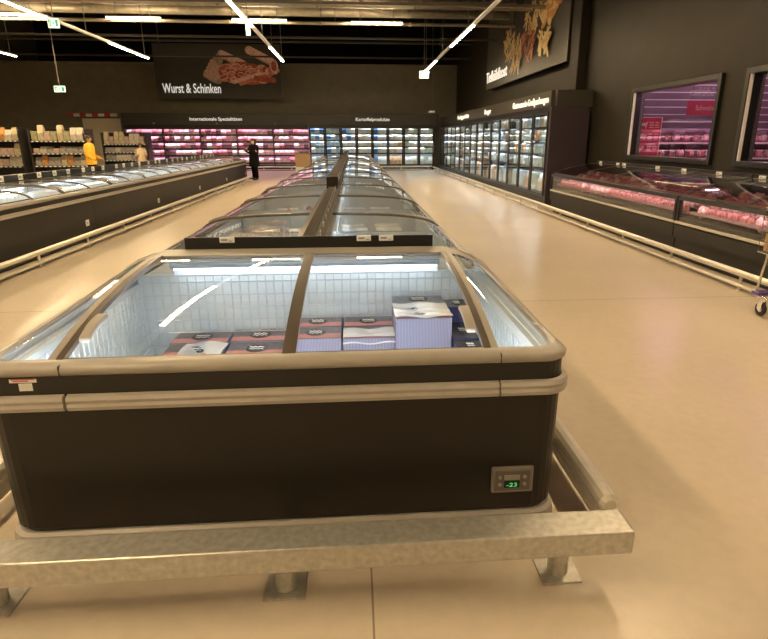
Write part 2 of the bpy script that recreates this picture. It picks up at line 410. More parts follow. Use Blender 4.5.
# shelf with meat at the back of the butcher's room
t = thing('display_shelf', 'tiered display shelf of meat before the slatted wall behind the windows', 'shelf', (8.8, 14.2, 0))
for k, (z, d) in enumerate(((1.22, .75), (1.58, .5))):
    MB().box(6.8, 11.2, 14.6-d, 14.6, z-.03, z).build('shelf_board', M['white'], t)
for xx in (6.85, 8.3, 9.75, 11.15): MB().box(xx-.04, xx+.04, 14.5, 14.58, 0, 1.55).build('upright', M['shelf'], t)
MB().box(6.8, 11.2, 13.86, 13.89, .0, 1.18).build('front_panel', M['black'], t)
def ragged(mb, cx, cy, cz, rx, ry, rz, k=5):
    for i in range(k):
        mb.ball((cx+random.uniform(-.6, .6)*rx, cy+random.uniform(-.6, .6)*ry, cz+rz*random.uniform(.2, .5)), (rx*random.uniform(.35, .6), ry*random.uniform(.35, .6), rz*random.uniform(.45, .8)), 8, 5)
    return mb
tray_protos = []
for k in range(3):
    t = thing('meat_tray', 'tray of pink meat cuts', 'meat tray')
    b = MB()
    b.box(-.11, .11, -.085, .085, 0, .012).box(-.12, -.108, -.095, .095, .0, .04).box(.108, .12, -.095, .095, .0, .04).box(-.108, .108, -.095, -.083, 0, .04).box(-.108, .108, .083, .095, 0, .04)
    b.build('tray', M['tray'], t)
    ragged(MB(), 0, 0, .03, .105, .08, .115, 7).build('cut', M['meat2' if k % 2 else 'meat'], t, smooth=True)
    tray_protos.append(Proto(t))
for z, y0 in ((1.22, 13.97), (1.58, 14.25)):
    for k in range(17):
        o = tray_protos[k % 3].place((6.95+k*.25+random.uniform(-.01, .01), y0, z+.002), 0, 'pink meat tray on the %s tier of display shelf behind the windows' % ('lower' if z < 1.4 else 'upper'), 'meat trays behind the %s window tier' % ('lower' if z < 1.4 else 'upper'))
        o.scale = (1, 1, 1.2)
# ------------------------------------------------------------------ ceiling services
def pipe(name, label, y, z, r, x0, x1, m='duct', cat='pipe'):
    t = thing(name, label, cat, ((x0+x1)/2, y, z))
    MB().tube([(x0, y, z), (x1, y, z)], r, 14).build('tube', M[m], t, smooth=True)
    x = x0+1.1
    while x < x1:
        MB().tube([(x, y, z), (x+.05, y, z)], r+.015, 14).build('flange', M['steel'], t); x += 2.9
    x = x0+1.6
    while x < x1:
        MB().tube([(x, y, z+r), (x, y, 8.99)], .012, 5).build('hanger', M['steel'], t); x += 5.8
pipe('air_duct', 'large round metal duct crossing under the dark ceiling', 21.4, 5.70, .15, -19.5, 5.4)
pipe('air_duct', 'lower slim metal duct beside the large round duct', 20.6, 5.22, .05, -19.5, 5.4)
pipe('sprinkler_pipe', 'thin sprinkler pipe above the large round duct', 21.0, 5.98, .05, -19.5, 5.5)
pipe('air_duct', 'second round duct nearer the camera at top of picture', 19.2, 5.48, .09, -19.5, 5.5)
for i, (yy, zz) in enumerate(((24, 5.28), (30, 6.0), (30, 5.35))):
    tag(MB().box(-19.8, 5.8, yy, yy+.10, zz, zz+.07).build('cross_beam', M['darksteel']), ('nearest', 'upper rear', 'lower rear')[i] + ' dark steel beam in the black ceiling void', 'beam', 'beams in the ceiling void')
# steel joist with diagonals
def joist(y, z0, z1, label):
    t = thing('roof_joist', label, 'joist', (-7, y, z0))
    MB().box(-19.8, 5.8, y, y+.12, z0, z0+.08).build('bottom_chord', M['steel'], t)
    MB().box(-19.8, 5.8, y, y+.12, z1, z1+.08).build('top_chord', M['steel'], t)
    b = MB(); x = -19.5
    while x < 5:
        b.bar([(x, y+.06, z0+.08), (x+.9, y+.06, z1)], (0, .03, 0), (.03, 0, 0)); b.bar([(x+.9, y+.06, z1), (x+1.8, y+.06, z0+.08)], (0, .03, 0), (.03, 0, 0)); x += 1.8
    b.build('web', M['steel'], t)
joist(18.0, 5.25, 6.1, 'steel lattice joist across the ceiling at the top of the picture')
joist(10.0, 5.6, 6.5, 'steel lattice joist overhead behind the top edge of the picture')
# linear luminaires
def luminaire(x, y_end, z, label, first=3.55, period=7.1, lamp=3.55):
    t = thing('linear_light', label, 'light', (x, y_end, z), 'rows of linear lights')
    MB().box(x-.045, x+.045, -11.5, y_end, z, z+.055).build('trunking', M['white'], t)
    y = y_end
    while y - lamp > -11.6:
        for q in range(2):
            l2 = lamp/2
            MB().box(x-.036, x+.036, y-q*l2-l2+.02, y-q*l2-.02, z-.009, z-.001).build('diffuser', M['lamp'], t)
        y -= period
    y = y_end - .35
    while y > -11:
        MB().tube([(x, y, z+.05), (x, y, 8.99)], .011, 5).build('suspension_rod', M['steel'], t); y -= 4.8
luminaire(-7.46, 23.7, 4.5, 'row of linear lights over the left freezer row')
luminaire(-2.62, 24.2, 4.5, 'row of linear lights left above the central freezers')
luminaire(3.2, 27.1, 4.5, 'row of linear lights above the right aisle')
luminaire(-12.0, 23.5, 4.5, 'row of linear lights at the far left')
for i, (x0, x1, zz) in enumerate(((-7.5, -5.85, 5.22), (-3.7, -2.0, 5.21), (0.0, 1.65, 5.18), (-12.0, -9.4, 5.27))):
    t = thing('batten_light', ['short crosswise light under the duct over left aisle', 'short crosswise light under the duct beside middle light row', 'short crosswise light under the duct above the central freezers', 'crosswise light under the duct at far left'][i], 'light', (x0, 20.25, zz), 'crosswise batten lights')
    MB().box(x0, x1, 20.2, 20.3, zz+.02, zz+.07).build('housing', M['steel'], t)
    MB().box(x0+.03, x1-.03, 20.21, 20.29, zz-.02, zz+.019).build('diffuser', M['lamp'], t)
    MB().tube([(x0+.3, 20.25, zz+.07), (x0+.3, 20.25, 8.99)], .011, 5).tube([(x1-.3, 20.25, zz+.07), (x1-.3, 20.25, 8.99)], .011, 5).build('suspension_rod', M['steel'], t)
# exit signs
def exit_sign(x, y, z, wdt, h, label, top):
    t = thing('exit_sign', label, 'sign', (x, y, z), 'green emergency exit signs')
    MB().box(x-wdt/2, x+wdt/2, y, y+.05, z, z+h).build('light_box', M['exit'], t, .005)
    b = MB(); y -= .004
    U, V = (1, 0, 0), (0, 0, 1); o = (x-wdt/2, y, z)
    q = lambda a, b_, c, d: b.flat([(a*wdt, b_*h), (c*wdt, b_*h), (c*wdt, d*h), (a*wdt, d*h)], o, U, V)
    q(.06, .12, .34, .88); q(.70, .15, .94, .85)
    b.flat([(.40*wdt, .42*h), (.54*wdt, .42*h), (.54*wdt, .26*h), (.64*wdt, .5*h), (.54*wdt, .74*h), (.54*wdt, .58*h), (.40*wdt, .58*h)], o, U, V)
    b.build('pictogram', M['exitgreen'], t)
    b = MB()
    for p in ([(.14,.2),(.2,.2),(.25,.5),(.19,.52)], [(.2,.45),(.28,.62),(.24,.68),(.16,.55)], [(.2,.70),(.25,.70),(.25,.80),(.2,.80)]):
        b.flat([(u*wdt, v*h) for u, v in p], (x-wdt/2, y-.003, z), U, V)
    b.build('running_figure', M['white'], t)
    MB().tube([(x, y+.03, z+h), (x, y+.03, top)], .012, 5).build('suspension_rod', M['steel'], t)
exit_sign(-6.86, 15.3, 4.12, .24, .20, 'green exit sign hanging under the left row of lights', 8.99)
exit_sign(-2.50, 15.7, 4.08, .10, .30, 'exit sign seen edge-on under the middle row of lights', 8.99)
exit_sign(3.03, 26.0, 4.12, .40, .28, 'green exit sign at far end of right aisle lights', 8.99)
exit_sign(-10.1, 22.2, 3.22, .36, .20, 'small exit sign hanging low above the left shelves', 8.99)
t = thing('ceiling_camera', 'small white camera on a rod before the back right corner', 'camera', (4.1, 31.5, 2.95))
MB().tube([(4.1, 31.5, 3.05), (4.1, 31.5, 8.99)], .014, 5).build('rod', M['steel'], t)
MB().box(3.96, 4.24, 31.42, 31.52, 2.98, 3.08).build('housing', M['white'], t, .01)
MB().tube([(3.96, 31.42, 3.02), (3.90, 31.36, 3.0)], .05, 8).build('lens', M['tag'], t)
# ------------------------------------------------------------------ hanging sign panels
t = thing('overhead_sign', 'dark hanging panel reading Wurst & Schinken with sausage picture', 'sign', (-7.0, 33.0, 3.72))
MB().box(-10.15, -3.72, 33.0, 33.06, 3.70, 6.35).build('board', M['panel'], t)
MB().text('Wurst & Schinken', (-9.85, 32.99, 3.98), (1, 0, 0), (0, 0, 1), .46, 2.98, .02, .012).build('lettering', M['letters'], t)
MB().tube([(-9.8, 33.03, 6.35), (-9.8, 33.03, 8.99)], .015, 5).tube([(-4.1, 33.03, 6.35), (-4.1, 33.03, 8.99)], .015, 5).build('wire', M['steel'], t)
def ell(a, b, ang, n=16): return [(a*math.cos(2*PI*i/n)*math.cos(ang)-b*math.sin(2*PI*i/n)*math.sin(ang), a*math.cos(2*PI*i/n)*math.sin(ang)+b*math.sin(2*PI*i/n)*math.cos(ang)) for i in range(n)]
def caps(L, r, ang, n=8):
    p = [(L/2+r*math.cos(-PI/2+PI*i/n), r*math.sin(-PI/2+PI*i/n)) for i in range(n+1)] + [(-L/2-r*math.cos(-PI/2+PI*i/n), -r*math.sin(-PI/2+PI*i/n)) for i in range(n+1)]
    c, s_ = math.cos(ang), math.sin(ang)
    return [(x*c-y*s_, x*s_+y*c) for x, y in p]
pic = MB(); cnt = [0]
def stamp(poly, cx, cz, mi):
    cnt[0] += 1
    pic.mat(mi).flat(poly, (cx, 32.998-cnt[0]*.0006, cz), (1, 0, 0), (0, 0, 1))
for k in range(6): stamp(ell(.50, .20, -.5+.28*k), -7.25+.05*k, 4.72+.16*k, 4)
for k in range(5): stamp(caps(.55, .11, -.35-.12*k), -7.35+.08*k, 4.75+.14*k, 3)
stamp(caps(1.2, .19, -.42), -6.15, 5.62, 3); stamp(caps(1.05, .14, -.42), -6.15, 5.66, 2)
stamp(caps(1.2, .20, -.45), -4.75, 5.80, 3); stamp(caps(1.1, .15, -.45), -4.75, 5.84, 2)
stamp(ell(.20, .17, .3), -5.25, 6.02, 2)
stamp(ell(1.35, .55, -.1), -5.6, 4.95, 1)
for k in range(42):
    cx = random.uniform(-6.9, -4.2); cz = 4.58+random.uniform(0, .95)*(1-.25*abs(cx+5.5))
    a, b, g = random.uniform(.17, .30), random.uniform(.08, .15), random.uniform(-.6, .7)
    stamp(ell(a, b, g), cx, cz, random.choice((2, 2, 5))); stamp(ell(a*.84, b*.70, g), cx, cz-.01, random.choice((0, 0, 1, 1, 5)))
stamp(caps(2.0, .10, .28), -5.2, 4.80, 2); stamp(caps(1.7, .09, .3), -5.0, 4.68, 0); stamp(caps(.9, .13, -.1), -4.55, 4.66, 1)
for k in range(8): stamp(ell(.17, .12, .4*k), -4.75+.12*k, 5.05+.05*(k % 3), (2, 0, 1)[k % 3])
stamp(ell(.22, .34, .1), -4.05, 5.30, 2); stamp(ell(.14, .25, .1), -4.05, 5.30, 1)
PIC = [mat('print_orange_red', (.62, .20, .11), .5, noise=.3, nscale=7), mat('print_deep_red', (.42, .09, .05), .5, noise=.35, nscale=9), mat('print_pink', (.85, .52, .40), .5, noise=.25, nscale=8),
       mat('print_tan', (.60, .38, .25), .5, noise=.25, nscale=8), mat('print_grey_pink', (.38, .28, .22), .5, noise=.3, nscale=8), mat('print_ham', (.75, .34, .23), .5, noise=.3, nscale=10)]
pic.build('printed_picture', PIC, t)
t = thing('wall_panel', 'dark panel reading Tiefkühlkost with picture of fried food', 'sign', (5.6, 22, 3.6))
MB().prism([(16.0, 3.62), (25.6, 3.62), (25.6, 6.8), (16.0, 6.8)], 'x', 5.62, 5.68).build('board', M['panel'], t)
MB().box(5.68, 5.9, 18, 18.1, 5, 5.1).box(5.68, 5.9, 23, 23.1, 5, 5.1).build('bracket', M['steel'], t)
MB().text('Tiefkühlkost', (5.61, 25.6, 3.88), (0, -1, 0), (0, 0, 1), .40, 3.4, .02, .012).build('lettering', M['letters'], t)
pic = MB(); cnt = [0]
def stamp2(poly, y, z, mi):
    cnt[0] += 1
    pic.mat(mi).flat([(p[0]*2.0, p[1]) for p in poly], (5.618-cnt[0]*.0006, y, z), (0, -1, 0), (0, 0, 1))
def cluster(y, z, ry, rz, n, kind):
    for k in range(int(n*.62)):
        a = random.uniform(0, 2*PI); q = math.sqrt(random.random())
        yy, zz = y+ry*q*math.cos(a), z+rz*q*math.sin(a)
        if kind == 'fries': stamp2(caps(random.uniform(.3, .6), .022, random.uniform(.8, 2.1)), yy, zz, random.choice((0, 0, 1)))
        elif kind == 'crinkle': stamp2(caps(random.uniform(.2, .36), .035, random.uniform(.5, 2.4)), yy, zz, random.choice((0, 1, 1)))
        elif kind == 'wedge': stamp2(ell(.17, .09, random.uniform(0, 3)), yy, zz, random.choice((2, 1, 2)))
        elif kind == 'red': stamp2(caps(random.uniform(.2, .4), .022, random.uniform(.6, 2.2)), yy, zz, random.choice((3, 3, 4)))
cluster(19.2, 5.25, .95, .36, 50, 'crinkle'); cluster(17.6, 5.12, .75, .32, 40, 'wedge')
cluster(21.9, 4.85, .75, .42, 46, 'crinkle'); cluster(20.9, 4.38, .75, .46, 56, 'fries'); cluster(19.5, 4.50, .75, .46, 56, 'red'); cluster(17.6, 4.34, .65, .34, 34, 'crinkle')
pic.build('printed_picture', [mat('print_fry_yellow', (.48, .31, .11), .5, noise=.2, nscale=9), mat('print_fry_pale', (.55, .40, .19), .5, noise=.2, nscale=9), mat('print_wedge', (.42, .20, .05), .5, noise=.3, nscale=9), mat('print_red_fry', (.45, .16, .08), .5, noise=.3, nscale=9), mat('print_dark_red', (.22, .06, .03), .5)], t)
# ------------------------------------------------------------------ cabinets along back and right walls
def glass_door_cabinet(w, n, name='glass_door_freezer'):
    W = w*n; h = 2.42
    t = thing(name, 'tall freezer with glass doors', 'freezer')
    b = MB(); b.box(-W/2, W/2, .0, .9, 0, .24).box(-W/2, W/2, .04, .9, 2.32, h).box(-W/2+.021, W/2-.021, .12, .138, 2.22, 2.319).box(-W/2, W/2, .86, .9, .24, 2.32).box(-W/2, -W/2+.02, .04, .86, .24, 2.32).box(W/2-.02, W/2, .04, .86, .24, 2.32)
    b.build('body', M['band'], t)
    MB().box(-W/2+.021, W/2-.021, .84, .858, .26, 2.30).build('back_lining', M['liner'], t)
    for z in (.30, .92, 1.26, 1.60, 1.94):
        s_ = MB().box(-W/2+.025, W/2-.025, .14, .83, z-.033, z).build('shelf', M['shelf'], t)
        MB().box(-W/2+.025, W/2-.025, .12, .138, z-.05, z+.025).build('price_rail', M['shelf'], s_)
    for k in range(n):
        x0 = -W/2+k*w; x1 = x0+w; fr = .085
        d = MB(); d.box(x0+.004, x0+fr, -.035, .01, .26, 2.31).box(x1-fr, x1-.004, -.035, .01, .26, 2.31).box(x0+fr, x1-fr, -.035, .01, .26, .31).box(x0+fr, x1-fr, -.035, .01, 2.26, 2.31)
        dd = d.build('door', M['black'], t)
        MB().box(x0+fr, x1-fr, -.022, -.012, .31, 2.26).build('glass_pane', M['doorglass'], dd)
        MB().tube([(x1-fr+.02, -.036, .95), (x1-fr+.02, -.075, .97), (x1-fr+.02, -.075, 1.5), (x1-fr+.02, -.036, 1.52)], .011, 6).build('handle', M['chrome'], dd)
        for z in (.92, 1.26, 1.60, 1.94, 2.31): MB().box(x0+.05, x1-.05, .155, .185, z-.045, z-.034).build('light_strip', M['doorled'], t)
    return t
cab_r = Proto(glass_door_cabinet(1.24, 3)); cab_b = Proto(glass_door_cabinet(.865, 4))
for k in range(5):
    cab_r.place((4.85, 14.73+1.86+3.72*k, 0), -PI/2, '%s tall glass-door freezer along the right wall, counted from the near end' % ORD[k], 'glass-door freezers along the right wall')
for k in range(2):
    cab_b.place((-2.42+1.73+3.46*k, 33.3, 0), 0, '%s tall glass-door freezer against the back wall' % ('left-hand' if k == 0 else 'right-hand'), 'glass-door freezers along the back wall')
def pack_mesh(w, d, h, style):
    b = MB()
    if style == 'bag':
        pr = [(-w/2, 0), (w/2, 0), (w/2*.96, h*.5), (w/2*.98, h*.93), (w/2*.94, h), (-w/2*.94, h), (-w/2*.98, h*.93), (-w/2*.96, h*.5)]
        n = len(pr); ds = [d/2*.8, d/2*.8, d/2, d*.12, d*.03, d*.03, d*.12, d/2]
        vs = [(p[0], -ds[i], p[1]) for i, p in enumerate(pr)] + [(p[0], ds[i], p[1]) for i, p in enumerate(pr)]
        fs = [(0,1,2,7),(7,2,3,6),(6,3,4,5),(n,n+7,n+2,n+1),(n+7,n+6,n+3,n+2),(n+6,n+5,n+4,n+3)] + [(i, (i+1) % n, n+(i+1) % n, n+i) for i in range(n)]
        b.add(vs, fs)
    else:
        b.box(-w/2, w/2, -d/2, d/2, 0, h)
    return b
def pack_protos(name, cat, mats, dims):
    out = []
    for i, m in enumerate(mats):
        w_, d_, h_, st = dims[i % len(dims)]
        o = pack_mesh(w_, d_, h_, st).build(name, m, None, .008 if st == 'box' else 0, smooth=False)
        tag(o, 'frozen food pack', cat); out.append(Proto(o))
    return out
rp = pack_protos('frozen_pack', 'pack', PK, [(.335, .18, .25, 'bag'), (.335, .22, .25, 'box'), (.33, .2, .26, 'bag')])
WR = [0, 0, 0, 1, 1, 2, 2, 4, 4, 5]
for k in range(15):
    for s_, z in enumerate((.30, .92, 1.26, 1.60, 1.94)):
        for j in range(3):
            i = random.choice(WR if k < 6 else [0, 0, 2, 2, 4, 1, 5])
            o = rp[i].place((5.10+random.uniform(-.02, .03), 14.73+1.24*k+.245+.375*j+random.uniform(-.01, .01), z+.002), -PI/2, 'pale frozen food pack on the %s shelf behind right wall freezer doors' % ('bottom', 'fourth', 'middle', 'second', 'top')[s_], 'packs on the %s shelf of the right wall freezers' % ('bottom', 'fourth', 'middle', 'second', 'top')[s_])
            if s_ == 0: o.scale = (1, 1, 1.85)
bp_ = pack_protos('frozen_bag', 'pack', PK, [(.22, .18, .25, 'bag'), (.22, .2, .25, 'box'), (.215, .18, .26, 'bag')])
for k in range(8):
    for s_, z in enumerate((.30, .92, 1.26, 1.60, 1.94)):
        for j in range(3):
            i = random.choice([[3, 1, 0, 0, 1], [3, 1, 3, 0, 1], [3, 1, 0, 0, 2], [2, 2, 0], [0, 0, 2, 3], [2, 5, 0, 0], [2, 4, 0], [4, 0, 2]][k])
            if s_ == 0 and k == 5: i = 5
            o = bp_[i].place((-2.42+.865*k+.195+.2375*j, 33.56+random.uniform(-.02, .02), z+.002), 0, '%s frozen food bag on the %s shelf behind back wall freezer doors' % ('blue or white' if k < 3 else 'pale', ('bottom', 'fourth', 'middle', 'second', 'top')[s_]), '%s packs on the %s shelf of the back wall freezers' % ('bluish' if k < 3 else 'pale', ('bottom', 'fourth', 'middle', 'second', 'top')[s_]))
            if s_ == 0: o.scale = (1, 1, 1.7)
# header boards
t = thing('header_board', 'dark header board above the right wall glass-door freezers', 'sign', (4.87, 24, 2.42))
MB().box(4.86, 5.0, 14.73, 33.3, 2.425, 2.80).build('board', M['panel'], t)
for body, y, wd in (('Gastronomie-Großpackungen', 18.25, 3.35), ('Burger', 22.2, 1.0), ('Fertiggerichte', 27.9, 2.6)):
    MB().text(body, (4.85, y, 2.53), (0, -1, 0), (0, 0, 1), .17, wd, .02, .012).build('lettering', M['letters'], t)
t = thing('header_board', 'long dark header board over the cabinets on the back wall', 'sign', (-4, 33.25, 2.44))
MB().box(-12.25, 4.7, 33.32, 33.45, 2.425, 3.0).build('board', M['panel'], t)
MB().text('Internationale Spezialitäten', (-8.72, 33.31, 2.62), (1, 0, 0), (0, 0, 1), .17, 2.75, .02, .012).build('lettering', M['letters'], t)
MB().text('Kartoffelprodukte', (.15, 33.31, 2.62), (1, 0, 0), (0, 0, 1), .17, 1.85, .02, .012).build('lettering', M['letters'], t)
for i, x in enumerate((-10.6, -7.3, -4.2)):
    tag(MB().tube([(x, 33.268, 2.43), (x, 33.268, 2.53)], .05, 8).build('small_spotlight', M['steel']), '%s small grey spot below the header board on the back wall' % ORD[i], 'spotlight', 'small spots on the header board')
# end panel of the near right freezer
tag(MB().box(4.83, 5.80, 14.55, 14.70, .0, 2.42).build('plum_partition', M['endpanel']), 'plum dark end panel closing the right wall freezers beside the meat counter', 'panel')
tag(MB().box(4.95, 5.85, 14.55, 14.71, 2.43, 2.80).build('dark_upper_box', M['panel']), 'dark board on top of the plum end panel', 'panel')
# open pink multideck on the back wall
def multideck(W):
    t = thing('open_cooler', 'open cooler', 'cooler')
    b = MB(); b.box(-W/2, W/2, 0, .9, 0, .30).box(-W/2, W/2, .05, .9, 2.3, 2.42).box(-W/2, W/2, .82, .9, .30, 2.3)
    b.build('body', M['band'], t)
    MB().box(-W/2, -W/2+.03, .05, .82, .3, 2.3).build('side_panel', M['band'], t)
    MB().box(-W/2+.03, W/2, .80, .818, .31, 2.29).build('back_lining', PP[1], t)
    for z in (.42, .82, 1.18, 1.54, 1.90):
        s_ = MB().box(-W/2+.03, W/2, .14, .80, z-.03, z).build('shelf', M['shelf'], t)
        MB().box(-W/2+.03, W/2, .12, .138, z-.06, z+.02).build('price_rail', M['shelf'], s_)
        MB().box(-W/2+.05, W/2-.02, .18, .22, z-.045, z-.031).build('light_strip', M['pinkled'], s_)
    MB().box(-W/2+.05, W/2-.02, .16, .20, 2.27, 2.298).build('light_strip', M['pinkled'], t)
    MB().box(-W/2+.03, W/2, .10, .115, 2.18, 2.30).build('canopy_lip', M['band'], t)
    return t
md = Proto(multideck(1.95))
pp = pack_protos('chilled_pack', 'pack', PP, [(.25, .16, .25, 'bag'), (.25, .2, .20, 'box'), (.24, .16, .27, 'bag')])
for k in range(5):
    md.place((-12.20+.975+1.95*k, 33.3, 0), 0, '%s pink-lit open cooler on the back wall, counted from the left' % ORD[k], 'open coolers on the back wall')
    for s_, z in enumerate((.42, .82, 1.18, 1.54, 1.90)):
        for j in range(7):
            i = random.choice([0, 0, 1, 1, 3, 3, 2, 4] if s_ != 2 else [4, 4, 1, 2, 3])
            pp[i].place((-12.20+1.95*k+.175+.268*j, 33.56, z+.002), 0, 'pink chilled pack on the %s shelf of the back wall coolers' % ('bottom', 'fourth', 'middle', 'second', 'top')[s_], 'packs on the %s shelf of the open coolers' % ('bottom', 'fourth', 'middle', 'second', 'top')[s_])
# ------------------------------------------------------------------ bumper rails
def rail(name, label, p0, p1, ztop, rtop, step=1.42, zlow=.075, rlow=.022, off=0.6):
    p0, p1 = Vector((*p0, 0)), Vector((*p1, 0)); L = (p1-p0).length; d = (p1-p0)/L; z = Vector((0, 0, 1))
    t = thing(name, label, 'rail', (p0.x, p0.y, 0), 'floor bumper rails')
    a = p0+z*ztop; e = p1+z*ztop
    MB().tube([a, a+d*.02, e-d*.02, e], [rtop*.6, rtop, rtop, rtop*.6], 12).build('top_tube', M['rail'], t, smooth=False)
    MB().tube([p0+z*zlow, p1+z*zlow], rlow, 10).build('bottom_tube', M['rail'], t)
    s = off
    while s < L:
        q = p0+d*s
        MB().tube([q+z*.006, q+z*(ztop-rtop*.7)], .02, 8).box(q.x-.05, q.x+.05, q.y-.05, q.y+.05, 0, .008).build('post', M['rail'], t)
        s += step
rail('bumper_rail', 'cream bumper rail along the floor before the meat counter and right freezers', (4.36, 5.45), (4.36, 32.6), .195, .037, step=1.5, zlow=.055)
rail('bumper_rail', 'cream bumper rail along the floor before the left freezer row', (-4.27, 3.0), (-4.27, 25.0), .195, .037, step=1.5, zlow=.055, off=.5)
rail('bumper_rail', 'cream bumper rail along the floor before the back wall cabinets', (-11.5, 32.75), (4.30, 32.75), .22, .037, step=1.5)
rail('bumper_rail', 'low cream bumper rail right of the central freezer island', (1.045, 2.0), (1.045, 27.6), .175, .044, zlow=.085, rlow=.036, off=1.0)
rail('bumper_rail', 'low cream bumper rail left of the central freezer island', (-1.69, 2.0), (-1.69, 27.6), .175, .044, zlow=.085, rlow=.036, off=1.0)
# ------------------------------------------------------------------ galvanised guard beam in front
t = thing('guard_beam', 'galvanised steel guard beam on three short posts before the end freezer', 'guard rail', (-.3, 1.79, 0))
MB().box(-1.66, 1.005, 1.715, 1.855, .168, .268).build('beam', M['galv'], t, .008)
for x in (.77, -.30, -1.36):
    p = MB().tube([(x, 1.835, .010), (x, 1.835, .167)], .040, 18).build('post', M['galv'], t, smooth=False)
    MB().box(x-.078, x+.078, 1.765, 1.915, 0, .010).build('foot_plate', M['galv'], p, .002)
# ------------------------------------------------------------------ end freezer (head unit)
XL, XR, YF, YB = -1.438, .848, 2.035, 3.66
def rrect(x0, x1, y0, y1, r, n=6):
    out = []
    for cx, cy, a0 in ((x1-r, y0+r, -PI/2), (x1-r, y1-r, 0), (x0+r, y1-r, PI/2), (x0+r, y0+r, PI)):
        for i in range(n+1):
            a = a0+PI/2*i/n; out.append((cx+r*math.cos(a), cy+r*math.sin(a)))
    return out
def loft(mb, rings, caps=(True, True)):
    n = len(rings[0]); b = []
    for r in rings: b += r
    fs = []
    for i in range(len(rings)-1):
        for j in range(n): fs.append((i*n+j, i*n+(j+1) % n, (i+1)*n+(j+1) % n, (i+1)*n+j))
    if caps[0]: fs.append(tuple(range(n))[::-1])
    if caps[1]: fs.append(tuple((len(rings)-1)*n+j for j in range(n)))
    return mb.add(b, fs)
def ring(x0, x1, y0, y1, r, z): return [(p[0], p[1], z) for p in rrect(x0, x1, y0, y1, r)]
def shell(profile, r=.11, back=0.0):     # profile: list of (inset, z); closed ring solid from outer and inner surfaces
    mb = MB(); rings = [ring(XL+i, XR-i, YF+i, YB-i+back, max(.02, r-i), z) for i, z in profile]
    return loft(mb, rings, (False, False))
head = thing('end_freezer', 'large dark chest freezer with curved glass lids across the near end of central row', 'freezer', (-.31, 2.8, 0))
bd = MB()
loft(bd, [ring(XL+i, XR-i, YF+i, YB-i, .11, z) for i, z in ((.036, .135), (.022, .16), (.016, .67), (.016, .745))], (True, False))
bd.build('body', M['body'], head, smooth=False)
loft(MB(), [ring(XL+i, XR-i, YF+i, YB-i, .11, z) for i, z in ((.03, .055), (.006, .065), (.004, .095), (.008, .128), (.02, .138), (.06, .138))], (False, False)).build('base_trim', M['bumper'], head)
MB().box(XL+.16, XR-.16, YF+.16, YB-.12, 0, .13).build('plinth', M['black'], head)
loft(MB(), [ring(XL+i, XR-i, YF+i, YB-i, .11, z) for i, z in ((.018, .735), (.016, .74), (.016, .84))], (False, False)).build('upper_band', M['band'], head)
# bumper strip, with a split near each corner
def strip(pts, name):
    mb = MB(); n = len(pts)
    prof = [(0, .680), (-.020, .684), (-.026, .700), (-.020, .712), (-.022, .716), (-.026, .726), (-.018, .740), (0, .744)]
    vs = []
    for k, (x, y, nx, ny) in enumerate(pts):
        for o_, z in prof: vs.append((x-nx*o_, y-ny*o_, z))
    m_ = len(prof)
    fs = [(k*m_+j, (k+1)*m_+j, (k+1)*m_+j+1, k*m_+j+1) for k in range(n-1) for j in range(m_-1)]
    fs += [tuple(range(m_)), tuple((n-1)*m_+j for j in range(m_))[::-1]]
    mb.add(vs, fs).build(name, M['bumper'], head, smooth=False)
i_ = .016; r_ = .095
def corner(cx, cy, a0, a1, n=8): return [(cx+r_*math.cos(a0+(a1-a0)*k/n), cy+r_*math.sin(a0+(a1-a0)*k/n), math.cos(a0+(a1-a0)*k/n), math.sin(a0+(a1-a0)*k/n)) for k in range(n+1)]
strip([(-1.085, YF+i_, 0, -1), (.548, YF+i_, 0, -1)], 'bumper_strip')
strip([(.554, YF+i_, 0, -1)] + corner(XR-i_-r_, YF+i_+r_, -PI/2, 0) + [(XR-i_, YB-.1, 1, 0)], 'bumper_strip')
strip([(-1.097, YF+i_, 0, -1)] + corner(XL+i_+r_, YF+i_+r_, -PI/2, -PI) + [(XL+i_, YB-.1, -1, 0)], 'bumper_strip')
